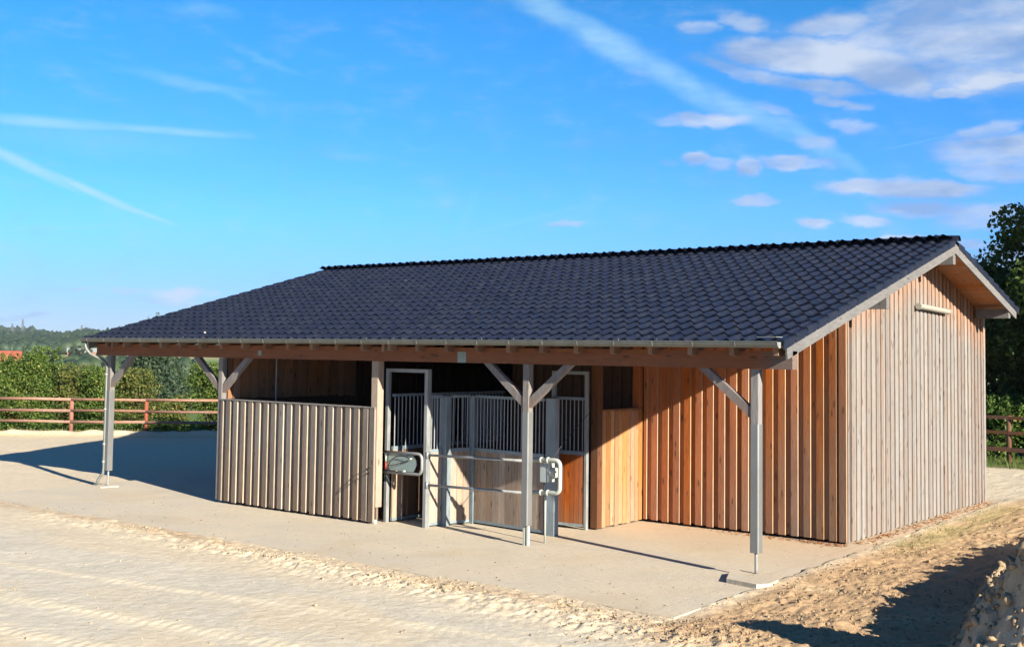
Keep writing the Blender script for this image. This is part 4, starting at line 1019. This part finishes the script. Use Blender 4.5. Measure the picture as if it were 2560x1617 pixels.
# far woods: joined clumps of leaves on the hills
def woods(name, label, n, dmin, dmax, amin, amax, size, seed, mask=None):
    rg = np.random.default_rng(seed); D = rg.uniform(dmin, dmax, n); A = np.radians(rg.uniform(amin, amax, n))
    x = CP[0]+np.sin(A)*D; y = CP[1]+np.cos(A)*D
    if mask is not None: k = mask(x, y); x, y, D = x[k], y[k], D[k]
    z = ground_h(x, y); s = size*(.6+.8*rg.random(len(x)))
    bm = bmesh.new(); bmesh.ops.create_icosphere(bm, subdivisions=1, radius=1); V0 = np.array([v.co[:] for v in bm.verts]); F0 = np.array([[v.index for v in f.verts] for f in bm.faces]); bm.free()
    V = []; Fs = []
    for i in range(len(x)):
        v = V0*(1+.28*rg.normal(size=(len(V0),1)))*s[i]*np.array([1, 1, .95])+np.array([x[i], y[i], z[i]+s[i]*.75]); V.append(v); Fs.append(F0+i*len(V0))
    me = np_mesh(name, np.concatenate(V), np.concatenate(Fs), L_far)
    return tag(link(name, me), label, kind='stuff')
woods('hill_woods', 'dark woods covering the far hills', 17000, 860, 2500, -64, -52, 4.2, 700, lambda x, y: fbm(x*.003+7, y*.003, 4, 121) < .09)
woods('ridge_woods', 'bluish woods along the skyline ridge', 3200, 2250, 2700, -64, -52, 6.5, 701)
woods('valley_trees', 'trees and bushes between the hedge and the fields', 1500, 230, 440, -64, -53, 2.0, 702, lambda x, y: fbm(x*.012, y*.012, 3, 77) > -.02)
woods('near_scrub', 'scrub just beyond the hedge', 10, 66, 110, -64, -50, .5, 703)

# ------------------------------------------------------------------ loose soil, stones, litter
def clods(name, label, n, samp, smin, smax, seed, power=2.2, mat=None):
    rg = np.random.default_rng(seed); x, y = samp(rg, n); z = ground_h(x, y)
    s = smin+(smax-smin)*rg.random(len(x))**power
    bm = bmesh.new(); bmesh.ops.create_icosphere(bm, subdivisions=1, radius=1); V0 = np.array([v.co[:] for v in bm.verts]); F0 = np.array([[v.index for v in f.verts] for f in bm.faces]); bm.free()
    m_ = len(x); sc_ = (rg.random((m_,1,3))*1.0+.5)*np.array([1,1,.62])
    jit = np.clip(1+.42*rg.normal(size=(m_, len(V0), 1)), .35, 1.9)
    v = V0[None]*jit*sc_*s[:,None,None]
    q = rg.normal(size=(m_,4)); q /= np.linalg.norm(q, axis=1)[:,None]; w0, a, b, c = q.T   # free orientation, then partly buried
    Rm = np.stack([1-2*(b*b+c*c), 2*(a*b-c*w0), 2*(a*c+b*w0), 2*(a*b+c*w0), 1-2*(a*a+c*c), 2*(b*c-a*w0), 2*(a*c-b*w0), 2*(b*c+a*w0), 1-2*(a*a+b*b)], 1).reshape(-1,3,3)
    v = np.einsum('nij,nkj->nki', Rm, v); v = v+np.stack([x, y, z-s*.25], 1)[:,None,:]
    Fs = (F0[None]+(np.arange(m_)*len(V0))[:,None,None]).reshape(-1,3)
    return tag(link(name, np_mesh(name, v.reshape(-1,3), Fs, mat or M_clod)), label, kind='stuff')
def s_band(rg, n):
    x = rg.uniform(-11, 1.6, n); x = np.where(rg.random(n) < .5, rg.uniform(-4.5, 1.8, n), x); y = -3.50-.03*(x+5)+rg.normal(size=n)*(.22+.25*np.clip((x+5)/5, 0, 1)); k = (y < -2.95) & (fbm(x*1.3, y*1.6, 3, 201) > -.08); return x[k], y[k]
clods('soil_clods', 'crumbly clods of earth along the edge of the apron', 9000, s_band, .003, .026, 801, 3.6)
def s_right(rg, n):
    x = rg.uniform(.3, 3.0, n); y = rg.uniform(-4, 10, n); y = np.where(rg.random(n) < .5, rg.uniform(-4, 2.5, n), y); k = (x > slab_right(y)+.03) & (fbm(x*1.5, y*1.5, 3, 203)+.25*(y < 1.0) > -.02); return x[k], y[k]
clods('soil_crumbs', 'rough tan crumbs of soil beside the gable', 6000, s_right, .004, .032, 802, 3.6)
def s_mound(rg, n):
    x = rg.uniform(2.2, 5.4, n); y = rg.uniform(-4.2, 6, n); mp, _ = mound_shape(x, y); k = mp > .12*rg.random(len(x)); return x[k], y[k]
clods('mound_clods', 'lumps of dug earth on the heap in the corner', 16000, s_mound, .006, .055, 803, 3.0)
def s_mound2(rg, n):
    x = rg.uniform(2.9, 5.2, n); y = rg.uniform(-4.2, 5, n); mp, _ = mound_shape(x, y); k = mp > .75; return x[k], y[k]
clods('mound_lumps', 'larger crumbly lumps of earth on top of the heap', 4200, s_mound2, .012, .075, 807, 2.0)
def s_fg(rg, n):
    x = rg.uniform(-10, 4, n); y = rg.uniform(-9.3, -3.8, n); k = fbm(x*.9, y*1.4, 3, 205) > .03; return x[k], y[k]
clods('yard_pebbles', 'small stones and crumbs scattered over the driven yard', 3000, s_fg, .003, .024, 804, 4.0)
def s_apron(rg, n):
    x = rg.uniform(-14, .3, n); y = -2.9+np.abs(rg.normal(size=n))*1.6; k = (x < slab_right(y)-.05) & (y < 3.6); return x[k], y[k]
_g = ground_h
def flat_h(x, y): return np.zeros_like(x)
ground_h = flat_h
clods('apron_grit', 'grit and droppings scattered on the apron', 900, s_apron, .003, .014, 805, 3.0, M_dung)
ground_h = _g
def litter(name, label, n, samp, size, mat, seed, zf=None, tall=False):
    rg = np.random.default_rng(seed); x, y, z = samp(rg, n); m_ = len(x)
    if tall:
        d = np.stack([rg.normal(size=m_)*.35, rg.normal(size=m_)*.35, np.ones(m_)], 1); b = np.stack([rg.normal(size=m_), rg.normal(size=m_), np.zeros(m_)], 1)
    else:
        a0 = rg.random(m_)*6.28; d = np.stack([np.cos(a0), np.sin(a0), rg.normal(size=m_)*.25], 1); b = np.stack([-np.sin(a0), np.cos(a0), rg.normal(size=m_)*.4], 1)
    d /= np.linalg.norm(d, axis=1)[:,None]; b /= np.linalg.norm(b, axis=1)[:,None]
    s = size[0]*(.5+rg.random(m_))[:,None]; t_ = size[1]*(.6+.8*rg.random(m_))[:,None]; p = np.stack([x, y, z], 1)
    v = np.stack([p-b*t_, p+b*t_, p+d*s+b*t_*.25, p+d*s-b*t_*.25], 1).reshape(-1,3)
    return tag(link(name, np_mesh(name, v, np.arange(4*m_).reshape(m_,4), mat)), label, kind='stuff')
def l_gable(rg, n):
    y = rg.uniform(3.9, 11.5, n); x = -.12+np.abs(rg.normal(size=n))*.13; z = np.where(x < slab_right(y), .012, -.02); return x, y, z
litter('fallen_leaves', 'brown and red leaves blown against the foot of the gable', 420, l_gable, (.045, .02), L_dead, 901)
def l_front(rg, n):
    x = rg.uniform(-3.6, -.1, n)**1; x = -.1-np.abs(rg.normal(size=n))*1.2; y = 3.66-np.abs(rg.normal(size=n))*.12; return x, y, np.full(n, .012)
litter('fallen_leaves', 'dry leaves and straw along the foot of the orange front wall', 260, l_front, (.04, .016), L_dead, 902)
def l_grass(rg, n):
    y = rg.uniform(3.4, 11, n); x = slab_right(y)+.08+np.abs(rg.normal(size=n))*.45; k = fbm(x*1.6, y*1.2, 3, 207)+.1 > rg.random(n)*.25; x, y = x[k], y[k]; return x, y, ground_h(x, y)-.005
litter('grass', 'sparse dry grass beside the gable apron', 2400, l_grass, (.045, .004), L_grass, 903, tall=True)
def l_straw(rg, n):
    x = rg.uniform(.4, 3.0, n); y = rg.uniform(-4, 9, n); return x, y, ground_h(x, y)+.012
litter('straw', 'straw and root bits lying on the tan soil', 1800, l_straw, (.07, .003), L_straw, 904)
def l_straw2(rg, n):
    x = rg.uniform(-10, 1.5, n); y = -3.4+rg.normal(size=n)*.5; k = y < -2.95; x, y = x[k], y[k]; return x, y, ground_h(x, y)+.012
litter('straw', 'straw bits lying along the churned edge of the apron', 900, l_straw2, (.06, .003), L_straw, 905)
def l_apron(rg, n):
    x = rg.uniform(-13, .2, n); y = rg.uniform(-2.7, 3.5, n); k = fbm(x*.9, y*.9, 4, 209) > .06; x, y = x[k], y[k]; return x, y, np.full(len(x), .006)
litter('straw', 'wisps of straw and hay trodden onto the apron', 1500, l_apron, (.05, .0025), L_straw, 908)
def l_rear(rg, n):
    s = rg.uniform(-14, 14, n); b = rg.uniform(.1, .7, n); x = FP[4][0]+fd_[0]*s+FN[0]*b; y = FP[4][1]+fd_[1]*s+FN[1]*b; return x, y, ground_h(x, y)
litter('grass', 'short grass along the foot of the paddock fence', 7000, l_rear, (.13, .008), L_grass, 906, tall=True)
def l_tree(rg, n):
    x = rg.uniform(-7, 4, n); y = rg.uniform(20.8, 24.5, n); return x, y, ground_h(x, y)
litter('grass', 'grass around the foot of the dark fence', 6000, l_tree, (.14, .008), L_under, 907, tall=True)

# ------------------------------------------------------------------ air between here and the hills
mh, T = new_mat('thin_haze')
vol = T.n('ShaderNodeVolumePrincipled', {'Color': (.75, .85, 1.0, 1), 'Density': .00007, 'Anisotropy': .1})
T.n('ShaderNodeOutputMaterial', {'Volume': vol.outputs[0]})
hz = MB().box(-3700, 1400, -1400, 3700, -16, 90).build('haze', mh); tag(hz, 'thin bluish haze over the whole landscape', kind='stuff')
